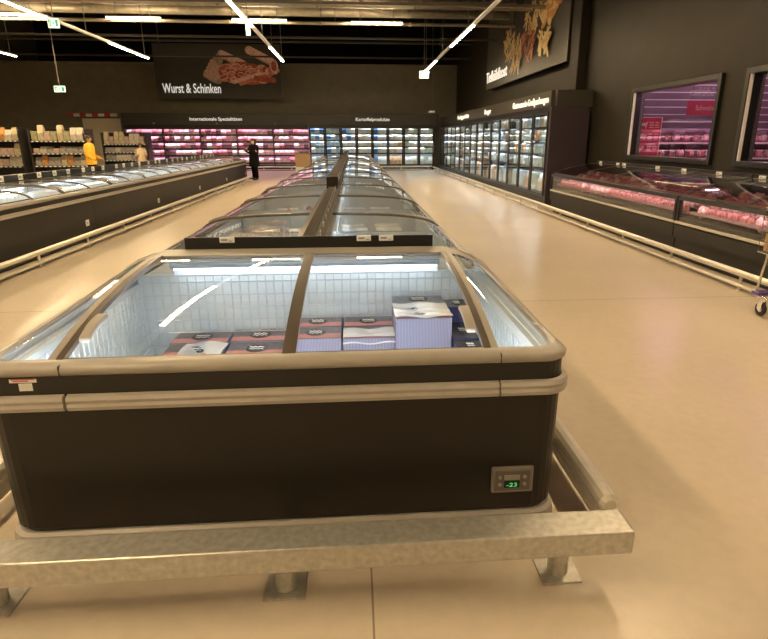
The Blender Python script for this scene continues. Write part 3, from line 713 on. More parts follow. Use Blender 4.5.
# moulded rim: front and sides, rises at the back corners
def rim_path():
    P = []
    def side(sx):
        xo = XR-.03 if sx > 0 else XL+.03
        pts = []
        for y in (3.5, 3.3, 3.05, 2.7, 2.45, 2.28): pts.append((xo, y, .843+.022*(y-2.28)))
        for k in range(9):
            a = PI/2*k/8; pts.append((xo-sx*(.09-.09*math.cos(a)), YF+.03+.09-.09*math.sin(a), .840))
        return pts
    r_s = side(1); l_s = side(-1)
    br = [(.52, 3.60, .990), (.64, 3.60, .972), (.74, 3.585, .94), (.80, 3.56, .90)]
    bl = [(-1.14, 3.60, .990), (-1.24, 3.60, .972), (-1.33, 3.585, .94), (-1.388, 3.56, .90)]
    return br + r_s + l_s[::-1] + bl[::-1]
rp_ = rim_path()
def sweep_rim():
    mb = MB(); sec = [(-.030, -.022), (.012, -.024), (.026, -.014), (.029, .004), (.018, .016), (-.012, .021), (-.045, .022), (-.06, .010)]
    thin = [(.004, -.024), (.012, -.024), (.018, -.014), (.018, .000), (.012, .009), (-.006, .012), (-.030, .012), (-.034, .004)]
    C = Vector((-.31, 2.9, 0)); vs = []; n = len(rp_)
    for k, p in enumerate(rp_):
        p = Vector(p); a = Vector(rp_[max(0, k-1)]); b = Vector(rp_[min(n-1, k+1)])
        tdir = (b-a); tdir.z = 0; tdir.normalize(); nrm = Vector((tdir.y, -tdir.x, 0))
        if nrm.dot(p-C) < 0: nrm = -nrm
        q = min(1, max(0, (p.y-2.08)/.16))
        for (o_, z), (o2, z2) in zip(sec, thin): vs.append(p+nrm*(o_+(o2-o_)*q)+Vector((0, 0, z+(z2-z)*q)))
    m_ = len(sec)
    fs = [(k*m_+j, (k+1)*m_+j, (k+1)*m_+(j+1) % m_, k*m_+(j+1) % m_) for k in range(n-1) for j in range(m_)]
    fs += [tuple(range(m_)), tuple((n-1)*m_+j for j in range(m_))]
    mb.add(vs, fs); return mb
sweep_rim().build('rim', M['rim'], head, smooth=True)
for xx in (-1.095, .5505): MB().box(xx-.0013, xx+.0013, YF-.0005, YF+.02, .822, .860).build('rim_joint', M['band'], head)
# arched lids
PROF = [(2.10, .826), (2.16, .840), (2.25, .866), (2.39, .903), (2.54, .928), (2.70, .949), (2.9, .966), (3.08, .977), (3.3, .981), (3.56, .982)]
def smooth_fn(P):
    n = len(P); T = []
    for i in range(n):
        a, b = P[max(0, i-1)], P[min(n-1, i+1)]; T.append((b[1]-a[1])/(b[0]-a[0]))
    def fn(y):
        y = min(max(y, P[0][0]), P[-1][0]); i = 0
        while i < n-2 and y > P[i+1][0]: i += 1
        h = P[i+1][0]-P[i][0]; q = (y-P[i][0])/h
        return (2*q**3-3*q*q+1)*P[i][1]+(q**3-2*q*q+q)*h*T[i]+(-2*q**3+3*q*q)*P[i+1][1]+(q**3-q*q)*h*T[i+1]
    return fn
def zl(y):
    q = min(1, max(0, (3.56-y)/1.46)); return .846+.157*(1-q**2.6)
YS = [2.10+1.26*k/28 for k in range(29)]
def lid(x0, x1, hx, label=None):
    fr = MB()
    for xx in (x0, x1): fr.bar([(xx, y, zl(y)+.004) for y in YS], (.013, 0, 0), (0, 0, .011))
    fr.box(x0, x1, 2.098, 2.122, zl(2.11)-.006, zl(2.11)+.012).box(x0, x1, 3.335, 3.36, .992, 1.012)
    f = fr.build('lid', M['frame'], head)
    MB().grid(lambda u, v: (x0+(x1-x0)*u, 2.10+1.25*v, zl(2.10+1.25*v)+.003), 1, 28).build('glass_pane', M['glass'], f, smooth=True)
    hb = MB(); ys = [2.22+.20*k/6 for k in range(7)]
    hb.bar([(hx, y, zl(y)+.018+.010*math.sin(PI*k/6)) for k, y in enumerate(ys)], (.022, 0, 0), (0, 0, .010))
    hb.build('handle', M['rim'], f, .006)
lid(-1.120, -.282, -1.075); lid(-.256, .510, .468)
fb = MB()
for xx, s_ in ((.540, 1), (-1.150, -1)): fb.bar([(xx, y, zl(y)+.002) for y in YS], (.014, 0, 0), (0, 0, .013))
fb.box(-1.164, .554, 3.362, 3.60, .975, 1.003)
fb.build('fixed_frame', M['rim'], head)
def sideglass(sx):
    x_in = .554 if sx > 0 else -1.164; x_out = XR-.036 if sx > 0 else XL+.036
    def fn(u, v):
        y = 2.12+1.24*v; zi = zl(y); zo = .853+.022*max(0, y-2.28)
        q = 1-(1-u)**1.0
        z = zi+(zo-zi)*(u**1.7)
        return (x_in+(x_out-x_in)*u, y, z)
    MB().grid(fn, 8, 20).build('side_glass', M['glass'], head, smooth=True)
def cornercap(sx):
    x_in = .554 if sx > 0 else -1.164
    def fn(u, v):
        y = 3.362+.236*v; zi = 1.0
        xo = (XR-.034 if sx > 0 else XL+.034) - sx*(.10*max(0, (v-.35)/.65)**2.2)
        zo = .872+.04*v
        return (x_in+(xo-x_in)*u, y, zi+(zo-zi)*u**1.7)
    MB().grid(fn, 10, 8).build('corner_cap', M['rim'], head, smooth=True)
sideglass(1); sideglass(-1); cornercap(1); cornercap(-1)
# inner liner: walls, floor; wire basket; light strip; added fill strip
ln = MB(); xi0, xi1, yi0, yi1 = XL+.10, XR-.10, YF+.10, 3.58
ln.box(xi0-.02, xi0, yi0, yi1, .35, .80).box(xi1, xi1+.02, yi0, yi1, .35, .80).box(xi0, xi1, yi0-.02, yi0, .35, .79).box(xi0-.02, xi1+.02, yi1, yi1+.02, .35, .85).box(-1.13, .52, yi1, yi1+.02, .8501, .972)
ln.box(xi0, xi1, yi0, yi1, .35, .37)
ln.build('liner', M['liner'], head)
MB().box(-1.13, .52, yi1-.06, yi1-.002, .900, .972).build('liner_trim', M['trimgrey'], head)
for xa, xb, sx in ((xi1, xi1+.068, 1), (xi0-.068, xi0, -1)):
    e = xb if sx > 0 else xa
    MB().box(xa, xb, 2.2, 3.565, .800, .806).box((xa+xb)/2-.006, (xa+xb)/2+.006, 2.2, 3.4, .8061, .816).box(e-.004, e+.004, 2.2, 3.565, .795, .856).box(min(e, e-sx*.068), max(e, e-sx*.068), 3.555, 3.565, .8061, .90).build('liner_ledge', M['liner'], head)
MB().box(-1.11, .50, yi1-.055, yi1-.03, .888, .899).build('light_strip', M['led'], head)
MB().box(xi0+.05, xi1-.05, yi0+.005, yi0+.02, .765, .778).build('light_strip', M['ledfill'], head)  # unseen strip added under the front rim to brighten the inside
wb = MB(); wr_ = .0035
def wire(a, b, r=wr_): wb.tube([a, b], r, 4)
yb_ = yi1-.09
x = xi0+.05
while x < xi1-.03:
    wire((x, yb_, .44), (x, yb_, .86)); x += .052
for z in (.50, .58, .66, .74, .82, .86): wire((xi0+.04, yb_, z), (xi1-.04, yb_, z))
for xx in (xi0+.04, xi1-.04):
    y = 2.25
    while y < yb_: wire((xx, y, .44), (xx, y, .80)); y += .052
    for z in (.50, .58, .66, .74, .80): wire((xx, 2.25, z), (xx, yb_, z))
x = xi0+.05
while x < xi1-.03:
    wire((x, 2.25, .44), (x, yb_, .44), .0045); x += .045
for y in (2.3, 2.6, 2.9, 3.2, 3.45): wire((xi0+.04, y, .434), (xi1-.04, y, .434), .0045)
for yy in (2.3, 3.4):
    for xx in (xi0+.1, -.31, xi1-.1): wire((xx, yy, .372), (xx, yy, .436), .006)
wb.build('wire_basket', M['wire'], head)
# control panel
PF = YF+.016
cp = MB().box(.538, .715, PF-.016, PF+.002, .238, .358).build('control_panel', M['ctrl'], head, .007)
MB().box(.553, .700, PF-.0195, PF-.015, .252, .344).build('face_plate', M['ctrlface'], cp, .003)
MB().box(.590, .655, PF-.022, PF-.018, .303, .325).build('nameplate', M['rim'], cp)
MB().box(.590, .655, PF-.022, PF-.018, .266, .298).build('display', M['lcdback'], cp)
MB().text('-23', (.600, PF-.0232, .272), (1, 0, 0), (0, 0, 1), .018, .044, .001, .01).build('digits', M['lcd'], cp)
for xx, zz in ((.572, .315), (.572, .282), (.676, .315), (.676, .282)):
    MB().tube([(xx, PF-.024, zz), (xx, PF-.016, zz)], .0075, 10).build('button', M['rim'], cp)
# stickers on the left of the band
BF = YF+.0162
MB().box(-1.282, -1.186, BF-.0012, BF, .795, .809).build('sticker', M['tag'], head)
mbt = MB()
mbt.box(-1.276, -1.192, BF-.0018, BF-.0013, .8055, .8085)
mbt.text('AUFTAUEN', (-1.274, BF-.0016, .797), (1, 0, 0), (0, 0, 1), .0075, .078, .0003) if False else mbt.box(-1.270, -1.215, BF-.0018, BF-.0013, .799, .803)
mbt.build('sticker_print', M['redprint'], head)
MB().box(-1.252, -1.204, BF-.0012, BF, .762, .792).build('small_sticker', M['tag'], head)
# price rail at the back of the end freezer
t = thing('price_rail', 'long black price rail standing across the back of the end freezer', 'rail', (-.28, 3.63, .99))
MB().box(-1.055, .489, 3.615, 3.635, .993, 1.072).build('front_board', M['black'], t, .003)
MB().box(-1.055, .489, 3.600, 3.650, .986, .994).build('foot', M['black'], t)
def price_tag(name='price_tag'):
    t = thing(name, 'price tag', 'price tag')
    MB().box(-.045, .045, 0, .008, 0, .036).build('case', M['tag'], t, .002)
    MB().box(-.034, .004, -.0015, -.0002, .012, .024).build('print', M['tagprint'], t)
    MB().box(.012, .034, -.0015, -.0002, .008, .013).build('small_print', M['tagprint'], t)
    return t
ptg = Proto(price_tag())
for i, x in enumerate((-.795, .05, .19)):
    ptg.place((x, 3.604, 1.040), 0, ('left price tag alone on the black price rail', 'inner one of two price tags right on the black price rail', 'rightmost price tag on the black price rail')[i], 'price tags on the black rail')
# ---- goods in the end freezer
def dessert(name, w_, d_, h_, label, style):
    t = thing(name, label, 'pack')
    side = {'violet': M['packside'], 'dark': M['packdark'], 'navy': M['navy']}[style if style in ('violet', 'dark', 'navy') else 'violet']
    MB().box(-w_/2, w_/2, -d_/2, d_/2, 0, h_).build('box', side, t, .004)
    MB().box(-w_/2+.003, w_/2-.003, -d_/2+.003, d_/2-.003, h_+.0005, h_+.002).build('lid_print', M['packdark'] if style in ('dark', 'navy') else M['packtop'], t)
    if style not in ('dark', 'navy', 'plain'):
        MB().box(-w_/2+.006, w_/2-.006, -d_/2+.010, -d_/2+.085, h_+.0024, h_+.0032).build('red_band', M['packred'], t)
    e = MB(); e.prism(ell(w_*.19, d_*.27, 0), 'z', h_+.0035, h_+.0045)
    em = e.build('emblem', M['packdark'], t)
    s_ = MB(); zz = h_+.0056
    for q in range(2):
        s_.tube([(-w_*.12+w_*.24*k/8, -.012+.030*q+.008*math.sin(k*2.2+q), zz) for k in range(9)], .0022+.0012*q, 4)
    s_.build('emblem_script', M['script'], em)
    if style == 'film' :
        pass
    return t
def film(t, w_, d_, h_, white=True):
    def fn(u, v):
        x, y = (u-.5)*(w_+.01), (v-.5)*(d_+.012)
        return (x, y, h_+.010+.006*math.sin(9*u+3*v)+.004*math.sin(17*v))
    MB().grid(fn, 12, 8).build('plastic_film', M['packwhite'] if white else M['film'], t, smooth=True)
z0 = .4475
flat = Proto(dessert('dessert_pack', .335, .225, .050, '', 'violet'))
LF = [((-.945, 3.395), 'flat red and black pack at back left inside the end freezer'), ((-.60, 3.41), 'flat red and black pack second from left, back row, in end freezer'),
      ((-.585, 3.165), 'flat red and black pack in front row, left of lid divider')]
for (x, y), lb in LF: flat.place((x, y, z0), 0, lb, 'flat dessert packs in the end freezer')
t = dessert('dessert_pack', .335, .225, .050, 'flat red pack half covered by white film at front left', 'violet'); t['group'] = 'flat dessert packs in the end freezer'
MB().grid(lambda u, v: (-.07+.24*u, (v-.5)*.225, .060+.008*math.sin(7*u+4*v)), 10, 8).build('plastic_film', M['packwhite'], t, smooth=True)
t.location = (-.935, 3.165, z0)
mid = Proto(dessert('dessert_box', .300, .205, .130, '', 'violet'))
for (x, y), lb in (((-.245, 3.40), 'box with violet sides, back left of the middle four'), ((.065, 3.39), 'box with violet sides, back right of the middle four'), ((-.245, 3.185), 'box with violet sides, front left of the middle four')):
    mid.place((x, y, z0), 0, lb, 'violet sided dessert boxes')
t = dessert('dessert_box', .300, .205, .130, 'box under white glossy film, front right of the middle four', 'violet'); t['group'] = 'violet sided dessert boxes'
MB().grid(lambda u, v: ((u-.5)*.30, -.108+.15*v, .142-.10*max(0, .22-v)*2+.006*math.sin(9*u)), 10, 8).build('plastic_film', M['packwhite'], t, smooth=True)
t.location = (.065, 3.175, z0)
t = dessert('tall_dessert_box', .312, .300, .262, 'tall violet sided box under white film in right half of end freezer', 'violet'); t['group'] = 'tall violet sided boxes'
film(t, .312, .300, .262); t.location = (.365, 3.150, z0)
t = dessert('tall_dessert_box', .312, .165, .262, 'tall dark topped box behind the film covered tall box', 'plain'); t['group'] = 'tall violet sided boxes'
t.location = (.372, 3.390, z0)
t = dessert('dessert_box', .150, .30, .140, 'dark glossy box beside the tall box, near right lid handle', 'navy'); t.location = (.605, 3.14, z0)
t = dessert('dessert_box', .150, .165, .235, 'dark printed box behind the glossy box on the right', 'navy'); t.location = (.612, 3.388, z0)
st = Proto(dessert('dark_dessert_box', .150, .155, .14, '', 'dark'))
# front ones seen through the right side glass
st.place((.605, 2.88, z0), 0, 'dark brown box below the right lid handle, seen through the side glass', 'dark boxes on the right of the end freezer')
st.place((.605, 2.66, z0), 0, 'nearest dark brown box at right front inside the end freezer', 'dark boxes on the right of the end freezer')
# ------------------------------------------------------------------ row freezers
LP = [(1.075, .840), (1.03, .874), (.95, .911), (.80, .940), (.5, .962), (.06, .973)]
zx = smooth_fn(LP[::-1])
def row_freezer(L, n, name='chest_freezer', ctrl=False):
    t = thing(name, 'chest freezer', 'freezer')
    h = L/2-.002
    b = MB(); b.prism([(.04, .10), (1.05, .10), (1.085, .16), (1.09, .72), (1.09, .80), (.04, .80)], 'y', -h, h)
    # hollow look: only the lower block is solid below the liner
    b = MB(); b.box(.02, 1.06, -h, h, .10, .40).box(1.06, 1.085, -h, h, .14, .80).box(.02, .04, -h, h, .40, .94).box(.04, 1.06, -h, -h+.012, .40, .80).box(.04, 1.06, h-.012, h, .40, .80)
    b.build('body', M['body'], t)
    MB().box(.1, 1.0, -h, h, 0, .099).build('plinth', M['black'], t)
    MB().box(1.086, 1.108, -h, h, .665, .700).box(1.086, 1.102, -h, h, .703, .722).build('bumper_strip', M['bumper'], t, .005)
    MB().prism([(1.05, .785), (1.105, .785), (1.118, .80), (1.114, .832), (1.09, .846), (1.05, .842)], 'y', -h, h).build('rim', M['rim'], t)
    MB().box(0.0, .055, -h, h, .945, .985).build('inner_rim', M['frame'], t)
    MB().prism([(.055, .925), (.0755, .925), (.0755, .895), (.079, .895), (.079, .944), (.055, .944)], 'y', -h, h).build('light_cover', M['liner'], t)
    l = MB(); l.box(.045, .055, -h+.015, h-.015, .42, .94).box(1.04, 1.05, -h+.015, h-.015, .42, .78).box(.055, 1.04, -h+.015, h-.015, .41, .42).box(.055, 1.04, -h+.014, -h+.02, .42, .80).box(.055, 1.04, h-.02, h-.014, .42, .80)
    l.build('liner', M['liner'], t)
    MB().box(.058, .072, -h+.1, h-.1, .918, .924).build('light_strip', M['rowled'], t)
    wv = MB(); x = -h+.08
    while x < h-.05: wv.tube([(.10, x, .44), (.10, x, .85)], .004, 4); x += .12
    for z in (.5, .62, .74, .85): wv.tube([(.10, -h+.05, z), (.10, h-.05, z)], .004, 4)
    wv.build('wire_basket', M['wire'], t)
    XS = [1.075-1.02*k/18 for k in range(19)]
    w_ = 2*h/n
    for k in range(n):
        y0 = -h+k*w_+.012; y1 = y0+w_-.024
        f = MB(); dz = .012 if k % 2 else 0
        for yy in (y0+.012, y1-.012): f.bar([(x, yy, zx(x)+.004+dz) for x in XS], (0, .013, 0), (0, 0, .010))
        f.box(1.055, 1.078, y0, y1, .838+dz, .854+dz)
        f = f.build('lid', M['frame'], t)
        MB().grid(lambda u, v: (XS[0]+(XS[-1]-XS[0])*u, y0+(y1-y0)*v, zx(XS[0]+(XS[-1]-XS[0])*u)+.004+dz), 18, 1).build('glass_pane', M['glass'], f, smooth=True)
        hy = y0+.06 if k % 2 else y1-.06
        MB().bar([(x, hy, zx(x)+.022+dz) for x in (1.02, .97, .9, .84)], (0, .022, 0), (0, 0, .008)).build('handle', M['rim'], f, .004)
    if ctrl:
        c = MB().box(1.085, 1.096, h-.40, h-.28, .26, .36).build('control_panel', M['white'], t, .004)
        MB().box(1.096, 1.099, h-.36, h-.33, .30, .32).build('display', M['lcdback'], c)
    return t
XC = -.32
u2 = Proto(row_freezer(1.85, 1))
CY0 = 3.70
for k in range(13):
    yc = CY0+1.85*(k+.5)
    u2.place((XC+.05, yc, 0), 0, '%s glass-lidded freezer behind the end unit, right half of central island' % ORD[k], 'freezers in the right half of the central island')
    u2.place((XC-.05, yc, 0), PI, '%s glass-lidded freezer behind the end unit, left half of central island' % ORD[k], 'freezers in the left half of the central island')
u4 = Proto(row_freezer(3.72, 4, 'long_chest_freezer', True))
for k in range(6):
    u4.place((-5.59, 3.0+1.86+3.72*k, 0), 0, '%s long freezer of the left row, counted from the near end' % ORD[k], 'freezers of the left row')
# row dividers with price tags
t = thing('divider_panel', 'bronze topped divider between the near halves of the central island', 'divider', (XC, 6.0, .99))
MB().box(XC-.045, XC+.045, 3.72, 8.30, .987, 1.02).build('top_plate', M['darkrail'], t, .004)
MB().box(XC+.047, XC+.062, 3.72, 8.30, .987, 1.03).build('tag_rail', M['black'], t)
t = thing('divider_panel', 'taller bronze divider further along the central island', 'divider', (XC, 17, .99))
MB().box(XC-.075, XC+.075, 8.34, 27.7, .987, 1.15).build('casing', M['darkrail'], t, .006)
MB().box(XC+.077, XC+.09, 8.34, 27.7, 1.06, 1.15).build('tag_rail', M['black'], t)
for k in range(9):
    ptg.place((XC+.071, 4.15+.46*k, .992), PI/2, '%s price tag along the near divider of central island' % ORD[k], 'price tags on the near divider')
for k in range(12):
    ptg.place((XC+.099, 8.8+.9*k, 1.09), PI/2, 'price tag on the taller divider of the central island', 'price tags on the far divider')
t = thing('divider_panel', 'black price divider along the back of the left freezer row', 'divider', (-5.66, 14, .99))
MB().box(-5.69, -5.63, 3.0, 25.3, .0, 1.09).build('casing', M['black'], t)
MB().box(-5.629, -5.62, 3.0, 25.3, .99, 1.09).build('tag_rail', M['black'], t)
big = Proto(price_tag('shelf_tag'))
for k in range(30):
    o = big.place((-5.611, 8.3+.56*k+random.uniform(-.12, .12), 1.0), PI/2, '%s white price tag on the divider of left freezer row' % ORD[k], 'price tags on the left divider'); o.scale = (1.5, 1, 2.6)
# goods in the row freezers
gp = pack_protos('frozen_box', 'pack', [PK[0], PK[4], PK[1], PP[1], PK[2]], [(.30, .24, .22, 'box'), (.32, .26, .16, 'box')])
redm = Proto(tag(ragged(MB(), 0, 0, 0, .17, .16, .15, 14).build('meat_bag', M['meat'], smooth=True), '', 'meat bag'))
for side, nm in ((1, 'right'), (-1, 'left')):
    for k in range(6):
        yc = CY0+1.85*k
        for a in range(5):
            for b in range(2):
                if side == -1 and k == 2 and b == 0 and a in (2, 3): continue
                x = XC+side*(.30+.42*b+random.uniform(-.03, .03)); y = yc+.26+.33*a
                o = gp[random.choice((0, 0, 2, 4, 1, 3) if side < 0 else (0, 0, 2, 0, 2, 4))].place((x, y, .423), 0, 'box of frozen food in the %s freezer of the island\'s %s half' % (ORD[k], nm), 'boxes in the %s freezer, %s half' % (ORD[k], nm))
for i, (x, y) in enumerate(((XC-.66, CY0+3.7+.95), (XC-.30, CY0+3.7+1.25), (XC-.34, CY0+3.7+.8))):
    o = redm.place((x, y, .423), i*1.1, ('outer', 'rear inner', 'front inner')[i] + ' red meat bag in the third freezer of island\'s left half', 'red meat bags in the left half'); o.scale = (1, 1, 1.5)
# folded white signs lying on the right lids
for i, (y, tl) in enumerate(((5.9, .5), (5.0, .15))):
    pass
# ------------------------------------------------------------------ meat counter on the right
def meat_counter(L):
    t = thing('meat_counter', 'meat counter', 'counter'); h = L/2-.003
    MB().box(.10, 1.15, -h, h, 0, .10).build('plinth', M['black'], t)
    MB().prism([(.04, .10), (1.15, .10), (1.15, .48), (0, .48), (0, .30), (.04, .29)], 'y', -h, h).build('lower_panel', M['band'], t)
    MB().box(-.012, .02, -h, h, .50, .535).build('bumper_strip', M['rail'], t, .006)
    MB().prism([(.03, .48), (1.15, .48), (1.15, 1.10), (1.08, 1.10), (1.08, .92), (.09, .585), (.03, .585)], 'y', -h, h).build('deck', M['band'], t)
    MB().box(.012, .022, -h+.05, h-.05, .535, .83).build('front_glass', M['glass'], t)
    MB().prism([(0, .83), (.07, .83), (.09, .86), (.07, .892), (.01, .886)], 'y', -h, h).build('top_rail', M['black'], t, .004)
    for yy in (-h+.025, h-.025): MB().box(.0, .06, yy-.025, yy+.025, .48, .83).build('end_post', M['black'], t)
    MB().box(.075, .10, -h+.1, h-.1, .842, .852).build('light_strip', M['meatled'], t)
    MB().box(1.07, 1.15, -h, h, 1.10, 1.18).build('back_rail', M['black'], t)
    n = 4; w_ = 2*h/n
    for k in range(n):
        y0 = -h+k*w_+.01; y1 = y0+w_-.02
        f = MB()
        for yy in (y0+.012, y1-.012): f.bar([(.075, yy, .90), (.4, yy, 1.02), (.8, yy, 1.09), (1.065, yy, 1.12)], (0, .010, 0), (0, 0, .007))
        f.box(.07, .09, y0, y1, .894, .910).box(1.05, 1.07, y0, y1, 1.112, 1.126)
        f = f.build('lid', M['frame'], t)
        pts = [(.075, .90), (.24, .967), (.4, 1.02), (.6, 1.06), (.8, 1.09), (1.065, 1.12)]
        MB().grid(lambda u, v: (pts[round(u*5)][0], y0+(y1-y0)*v, pts[round(u*5)][1]+.002), 5, 1).build('glass_pane', M['counterglass'], f, smooth=True)
    return t
mc = Proto(meat_counter(5.5))
for k, yc in enumerate((10.77, 5.25)):
    mc.place((4.6, yc, 0), 0, ('far' if k == 0 else 'near') + ' dark meat counter with glass front along the right wall', 'meat counters along the right wall')
    for r, (dx, dz) in enumerate(((.17, .617), (.36, .682), (.55, .746), (.76, .817))):
        for j in range(22):
            o = tray_protos[random.randrange(3)].place((4.6+dx, yc-2.62+.24*j+random.uniform(-.015, .015), dz+.006), PI/2, 'tray of pink meat in the %s row of the %s meat counter' % (('front', 'second', 'third', 'back')[r], ('far', 'near')[k]), 'meat trays in the %s row of %s counter' % (('front', 'second', 'third', 'back')[r], ('far', 'near')[k]))
            o.rotation_euler = (0, -math.radians(18.7), PI/2) if False else (math.radians(18.7), 0, PI/2)
            o.scale = (1, 1, 1)
for k, y in enumerate((13.3, 12.4, 12.1, 10.7, 9.8, 8.8, 7.8, 6.9)):
    o = ptg.place((5.664, y, 1.12), -PI/2, '%s white tag along the back rail of meat counters, from far end' % ORD[k], 'tags on the meat counter'); o.scale = (1.6, 1, 1.4)
# ------------------------------------------------------------------ shopping cart at the right edge
t = thing('shopping_cart', 'wire shopping cart at the right edge before the meat counter', 'cart', (4.05, 4.7, 0))
b = MB(); X0, X1, Y0, Y1 = 3.87, 4.40, 4.05, 5.20
for z in (.62, .72, .82, .92, 1.04):
    b.tube([(X0, Y0, z), (X1, Y0, z), (X1, Y1, z), (X0, Y1, z)], .004 if z not in (.62, 1.04) else .009, 5, closed=True)
for k in range(11):
    y = Y0+(Y1-Y0)*k/10
    for xx in (X0, X1): b.tube([(xx, y, .62), (xx, y, 1.04)], .004, 4)
for k in range(7):
    x = X0+(X1-X0)*k/6
    for yy in (Y0, Y1): b.tube([(x, yy, .62), (x, yy, 1.04)], .004, 4)
    b.tube([(x, Y0, .62), (x, Y1, .62)], .004, 4)
b.build('basket', M['chrome'], t)
b = MB()
for xx in (X0+.02, X1-.02):
    b.tube([(xx, Y1-.05, .2), (xx, Y1-.12, .62)], .012, 6).tube([(xx, Y0+.1, .2), (xx, Y0+.02, .62)], .012, 6).tube([(xx, Y0+.1, .2), (xx, Y1-.03, .2)], .014, 6)
b.tube([(X0+.02, Y1-.05, .2), (X1-.02, Y1-.05, .2)], .012, 6)
b.build('frame', M['chrome'], t)
MB().tube([(X0, Y0-.08, 1.08), (X1, Y0-.08, 1.08)], .016, 8).build('handle_bar', M['purple'], t)
MB().box(X0-.005, X1-.02, Y1-.12, Y1-.02, .205, .235).build('corner_guard', M['purple'], t)
for xx in (X0+.075, X1-.075):
    for yy in (Y1-.09, Y0+.12):
        wl = MB().tube([(xx-.014, yy, .065), (xx+.014, yy, .065)], .065, 18).build('wheel', M['rubber'], t)
        MB().tube([(xx-.017, yy, .065), (xx+.017, yy, .065)], .03, 12).build('hub', M['white'], wl)
        MB().box(xx-.024, xx-.018, yy-.03, yy+.03, .06, .175).box(xx+.018, xx+.024, yy-.03, yy+.03, .06, .175).box(xx-.024, xx+.024, yy-.03, yy+.03, .17, .195).build('fork', M['chrome'], wl)
tag(MB().box(3.895, 4.37, 4.5, 5.17, .63, .80).build('carton', M['card'], None, .004), 'brown cardboard box lying inside the shopping cart', 'box')
# ------------------------------------------------------------------ carton display at the back
t = thing('pallet_display', 'cardboard box display standing near the far end of the central island', 'display', (-2.5, 29.7, 0))
MB().box(-2.86, -2.14, 29.4, 30.1, .14, .36).build('pallet_skirt', M['packwhite'], t)
MB().box(-2.86, -2.14, 29.4, 30.1, .36, 1.0).build('carton', M['card'], t, .01)
MB().box(-2.80, -2.20, 29.45, 30.05, 0, .13).build('pallet', M['card'], t)
# ------------------------------------------------------------------ shelving at the left
def rack(x0, x1, y, h, label, shelves=(.25, .75, 1.18, 1.6)):
    t = thing('shelf_rack', label, 'shelf', ((x0+x1)/2, y, 0))
    for xx in (x0, x1-.05): MB().box(xx, xx+.05, y, y+.6, 0, h).build('upright', M['shelf'], t)
    MB().box(x0+.05, x1-.05, y+.56, y+.6, .1, h).build('back_panel', M['shelf'], t)
    for z in shelves:
        s_ = MB().box(x0+.05, x1-.05, y, y+.56, z-.04, z).build('shelf_board', M['shelf'], t)
        MB().box(x0+.06, x1-.06, y-.008, y-.001, z-.038, z-.004).build('price_strip', M['strip'], s_)
sp = pack_protos('dry_pack', 'pack', PS, [(.20, .22, .36, 'bag'), (.20, .22, .22, 'box'), (.21, .22, .30, 'bag')])
def fill(x0, x1, y, shelves, hs, choice, label, group):
    for s_, z in enumerate(shelves):
        x = x0+.17
        while x < x1-.15:
            o = sp[random.choice(choice[s_])].place((x, y+.20, z+.002), 0, label % ('bottom', 'second', 'third', 'top')[s_+4-len(shelves)], group % ('bottom', 'second', 'third', 'top')[s_+4-len(shelves)])
            o.scale = (1, 1, hs[s_]); x += .222
rack(-11.45, -9.45, 22.2, 2.0, 'wide shelf rack of dry goods behind the left freezer row')
fill(-11.45, -9.45, 22.2, (.75, 1.18, 1.6), (1., .75, 1.5), ([3, 3, 0, 2, 5], [2, 5, 5, 4], [0, 2, 1, 1, 4]), 'packet of dry goods on the %s shelf of the wide left rack', 'packets on the %s shelf of wide rack')
rack(-14.0, -11.62, 22.0, 2.05, 'shelf rack cut by the left edge of the picture', (.25, .75, 1.12, 1.62))
fill(-14.0, -11.62, 22.0, (.75, 1.12, 1.62), (1.1, 1.1, 1.2), ([4, 4, 2, 0], [2, 4, 0, 4], [3, 0, 0, 2]), 'packet on the %s shelf of the rack at the left edge', 'packets on the %s shelf of edge rack')
rack(-11.3, -9.3, 28.0, 1.95, 'small shelf rack behind the person in yellow', (.25, .75, 1.1, 1.45))
fill(-11.3, -9.3, 28.0, (.75, 1.1, 1.45), (.9, .7, 1.5), ([5, 2], [5, 5, 2], [0, 2, 0, 4]), 'packet on the %s shelf of the rack behind yellow jacket', 'packets on the %s shelf of small rack')
# shutter with striped bar on the back wall
struct('door_1', MB().box(-14.75, -12.75, 34.45, 34.59, 0, 2.75), M['shutter'], 0, 'cream roller shutter door in the back wall')
t = thing('striped_bar', 'red and white striped height bar over the cream shutter', 'barrier', (-13.3, 34.3, 2.85))
bb = MB(); x = -15.35
for k in range(8):
    bb.mat(k % 2).tube([(x, 34.2, 2.92), (x+.32, 34.2, 2.92)], .085, 8); x += .32
bb.build('bar', [M['redprint'], M['barwhite']], t)
MB().tube([(-14.9, 34.2, 3.0), (-14.6, 34.2, 3.7)], .012, 5).tube([(-13.2, 34.2, 3.0), (-13.0, 34.2, 3.7)], .012, 5).tube([(-14.6, 34.2, 3.7), (-14.6, 34.58, 3.7)], .012, 5).tube([(-13.0, 34.2, 3.7), (-13.0, 34.58, 3.7)], .012, 5).build('chain', M['steel'], t)
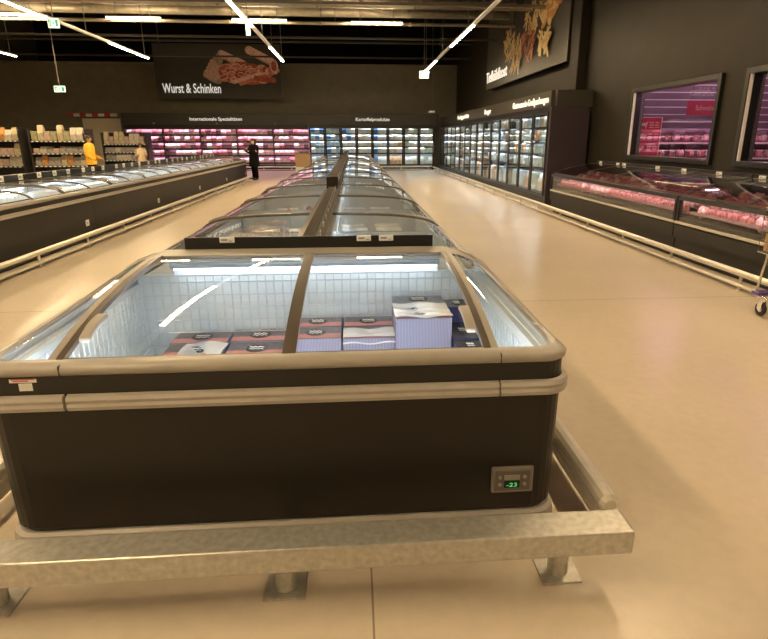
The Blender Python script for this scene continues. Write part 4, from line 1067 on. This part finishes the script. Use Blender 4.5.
# ------------------------------------------------------------------ people
def skin(name, nodes, edges, m, parent, root=0, sub=2):
    me = bpy.data.meshes.new(name)
    me.from_pydata([n_[:3] for n_ in nodes], edges, [])
    me.skin_vertices or None
    bm = bmesh.new(); bm.from_mesh(me); ly = bm.verts.layers.skin.verify()
    bm.verts.ensure_lookup_table()
    for i, v in enumerate(bm.verts):
        r = nodes[i][3]; v[ly].radius = r if isinstance(r, tuple) else (r, r); v[ly].use_root = (i == root)
    bm.to_mesh(me); bm.free(); me.materials.append(m)
    o = bpy.data.objects.new(name, me); COL.objects.link(o); o.parent = parent
    o.modifiers.new('skin', 'SKIN').use_smooth_shade = True
    s_ = o.modifiers.new('sub', 'SUBSURF'); s_.levels = s_.render_levels = sub
    return o
def person(loc, rot, h, label, coat, coat_end, hair, cap=None, hands=((.16, -.34, 1.12), (-.16, -.32, 1.15))):
    k = h/1.70
    t = thing('person', label, 'person', (0, 0, 0))
    S3 = lambda x, y, z, r: (x*k, y*k, z*k, tuple(q*k for q in r) if isinstance(r, tuple) else r*k)
    nodes = [S3(0, 0, .93, (.15, .11)), S3(0, 0, 1.15, (.14, .10)), S3(0, .01, 1.36, (.16, .10)), S3(0, .01, 1.46, .055), S3(0, -.01, 1.52, .055), S3(0, -.025, 1.60, (.075, .095)), S3(0, -.02, 1.66, (.06, .075))]
    edges = [(0,1),(1,2),(2,3),(3,4),(4,5),(5,6)]
    for s_, hd in ((1, hands[0]), (-1, hands[1])):
        b = len(nodes)
        sh = Vector((s_*.19, .01, 1.38)); el = Vector((s_*.25, .0, 1.09)); wr = Vector(hd)
        nodes += [S3(*sh, .055), S3(*el, .042), S3(*wr, .028)]; edges += [(2, b), (b, b+1), (b+1, b+2)]
        d = (wr-el).normalized(); pm = wr+d*.07; side = Vector((1, 0, 0))
        nodes.append(S3(*pm, (.034, .018))); edges.append((b+2, b+3))
        for f_, (sp_, ln_) in enumerate(((-.028, .07), (-.009, .08), (.010, .075), (.027, .06))):
            q = len(nodes); kn = pm+side*sp_+d*.035; tip = kn+d*ln_*.6+Vector((0, 0, -.02))
            nodes += [S3(*kn, .009), S3(*tip, .007)]; edges += [(b+3, q), (q, q+1)]
        q = len(nodes); th = wr+d*.035-side*s_*.035; nodes += [S3(*th, .010), S3(*(th+d*.04-side*s_*.008), .008)]; edges += [(b+2, q), (q, q+1)]
        b = len(nodes)
        nodes += [S3(s_*.09, 0, .86, .085), S3(s_*.095, -.01, .48, .058), S3(s_*.10, .02, .09, .042), S3(s_*.105, -.12, .035, (.04, .032))]
        edges += [(0, b), (b, b+1), (b+1, b+2), (b+2, b+3)]
    body = skin('body', nodes, edges, M['skin'], t)
    MB().ball((0, -.118*k, 1.585*k), (.013*k, .022*k, .018*k), 8, 6).build('nose', M['skin'], body, smooth=True)
    fc = MB()
    for s_ in (1, -1): fc.ball((s_*.030*k, -.108*k, 1.612*k), .010*k, 8, 5)
    fc.build('eyes', M['hair'], body); MB().box(-.022*k, .022*k, -.112*k, -.100*k, 1.545*k, 1.553*k).build('mouth', M['redprint'], body)
    MB().ball((.083*k, -.01*k, 1.60*k), (.012*k, .02*k, .032*k), 8, 5).ball((-.083*k, -.01*k, 1.60*k), (.012*k, .02*k, .032*k), 8, 5).build('ears', M['skin'], body, smooth=True)
    hb = MB(); hb.ball((0, .015*k, 1.635*k), (.098*k, .112*k, .085*k), 14, 9)
    if hair == 'long': hb.ball((0, .06*k, 1.52*k), (.095*k, .065*k, .14*k), 12, 8)
    hb.build('hair', M['hair'], t, smooth=True)
    if cap: MB().ball((0, 0, 1.665*k), (.108*k, .125*k, .065*k), 14, 8).box(-.07*k, .07*k, -.19*k, -.08*k, 1.648*k, 1.660*k).build('cap', cap, t, smooth=True)
    def oring(rx, ry, z, n=20): return [(rx*math.cos(2*PI*i/n)*k, ry*math.sin(2*PI*i/n)*k, z*k) for i in range(n)]
    prof = [(.075, .075, 1.475), (.15, .11, 1.44), (.215, .135, 1.37), (.225, .15, 1.2), (.205, .145, 1.05), (.225, .155, .9)]
    if coat_end < .8: prof += [(.24, .165, .75), (.245, .17, coat_end)]
    else: prof += [(.225, .155, coat_end)]
    c = MB(); loft(c, [oring(*q) for q in prof], (False, False)); c.build('coat', coat, t, smooth=True)
    for s_, hd in ((1, hands[0]), (-1, hands[1])):
        MB().tube([(s_*.17*k, .01*k, 1.40*k), (s_*.215*k, .01*k, 1.34*k), (s_*.255*k, 0, 1.09*k), tuple(Vector(hd)*k)], [.075*k, .082*k, .065*k, .045*k], 12).build('sleeve', coat, t, smooth=True)
    for s_ in (1, -1):
        MB().tube([(s_*.095*k, 0, .93*k), (s_*.098*k, -.005*k, .5*k), (s_*.10*k, .015*k, .08*k)], [.105*k, .078*k, .062*k], 12).build('trouser_leg', M['trousers'], t, smooth=True)
        MB().ball((s_*.104*k, -.06*k, .045*k), (.05*k, .135*k, .045*k), 12, 7).build('shoe', M['rubber'], t, smooth=True)
    t.location = loc; t.rotation_euler = (0, 0, rot); t.scale = (1.15, 1.15, 1) if coat_end < .8 else (.9, .9, 1)
    return t
person((-4.20, 25.55, 0), -.9, 1.69, 'person in a dark knee-length coat standing at end of left freezer row', M['coat'], .56, 'long', hands=((.10, -.30, 1.28), (-.12, -.28, 1.22)))
person((-8.9, 21.0, 0), 1.5, 1.78, 'person in a yellow jacket between left freezers and shelves', M['yellow'], .80, 'short', hands=((.2, -.25, .98), (-.2, -.22, .95)))
person((-9.3, 27.0, 0), .4, 1.50, 'person in a beige jacket and grey-green cap behind the left freezers', M['beige'], .80, 'short', M['capgreen'])

# drop prototypes that were never placed
for p_ in Proto.ALL:
    if not p_.used:
        for c_ in [q for q in bpy.data.objects if q.parent == p_.o]: bpy.data.objects.remove(c_)
        bpy.data.objects.remove(p_.o)
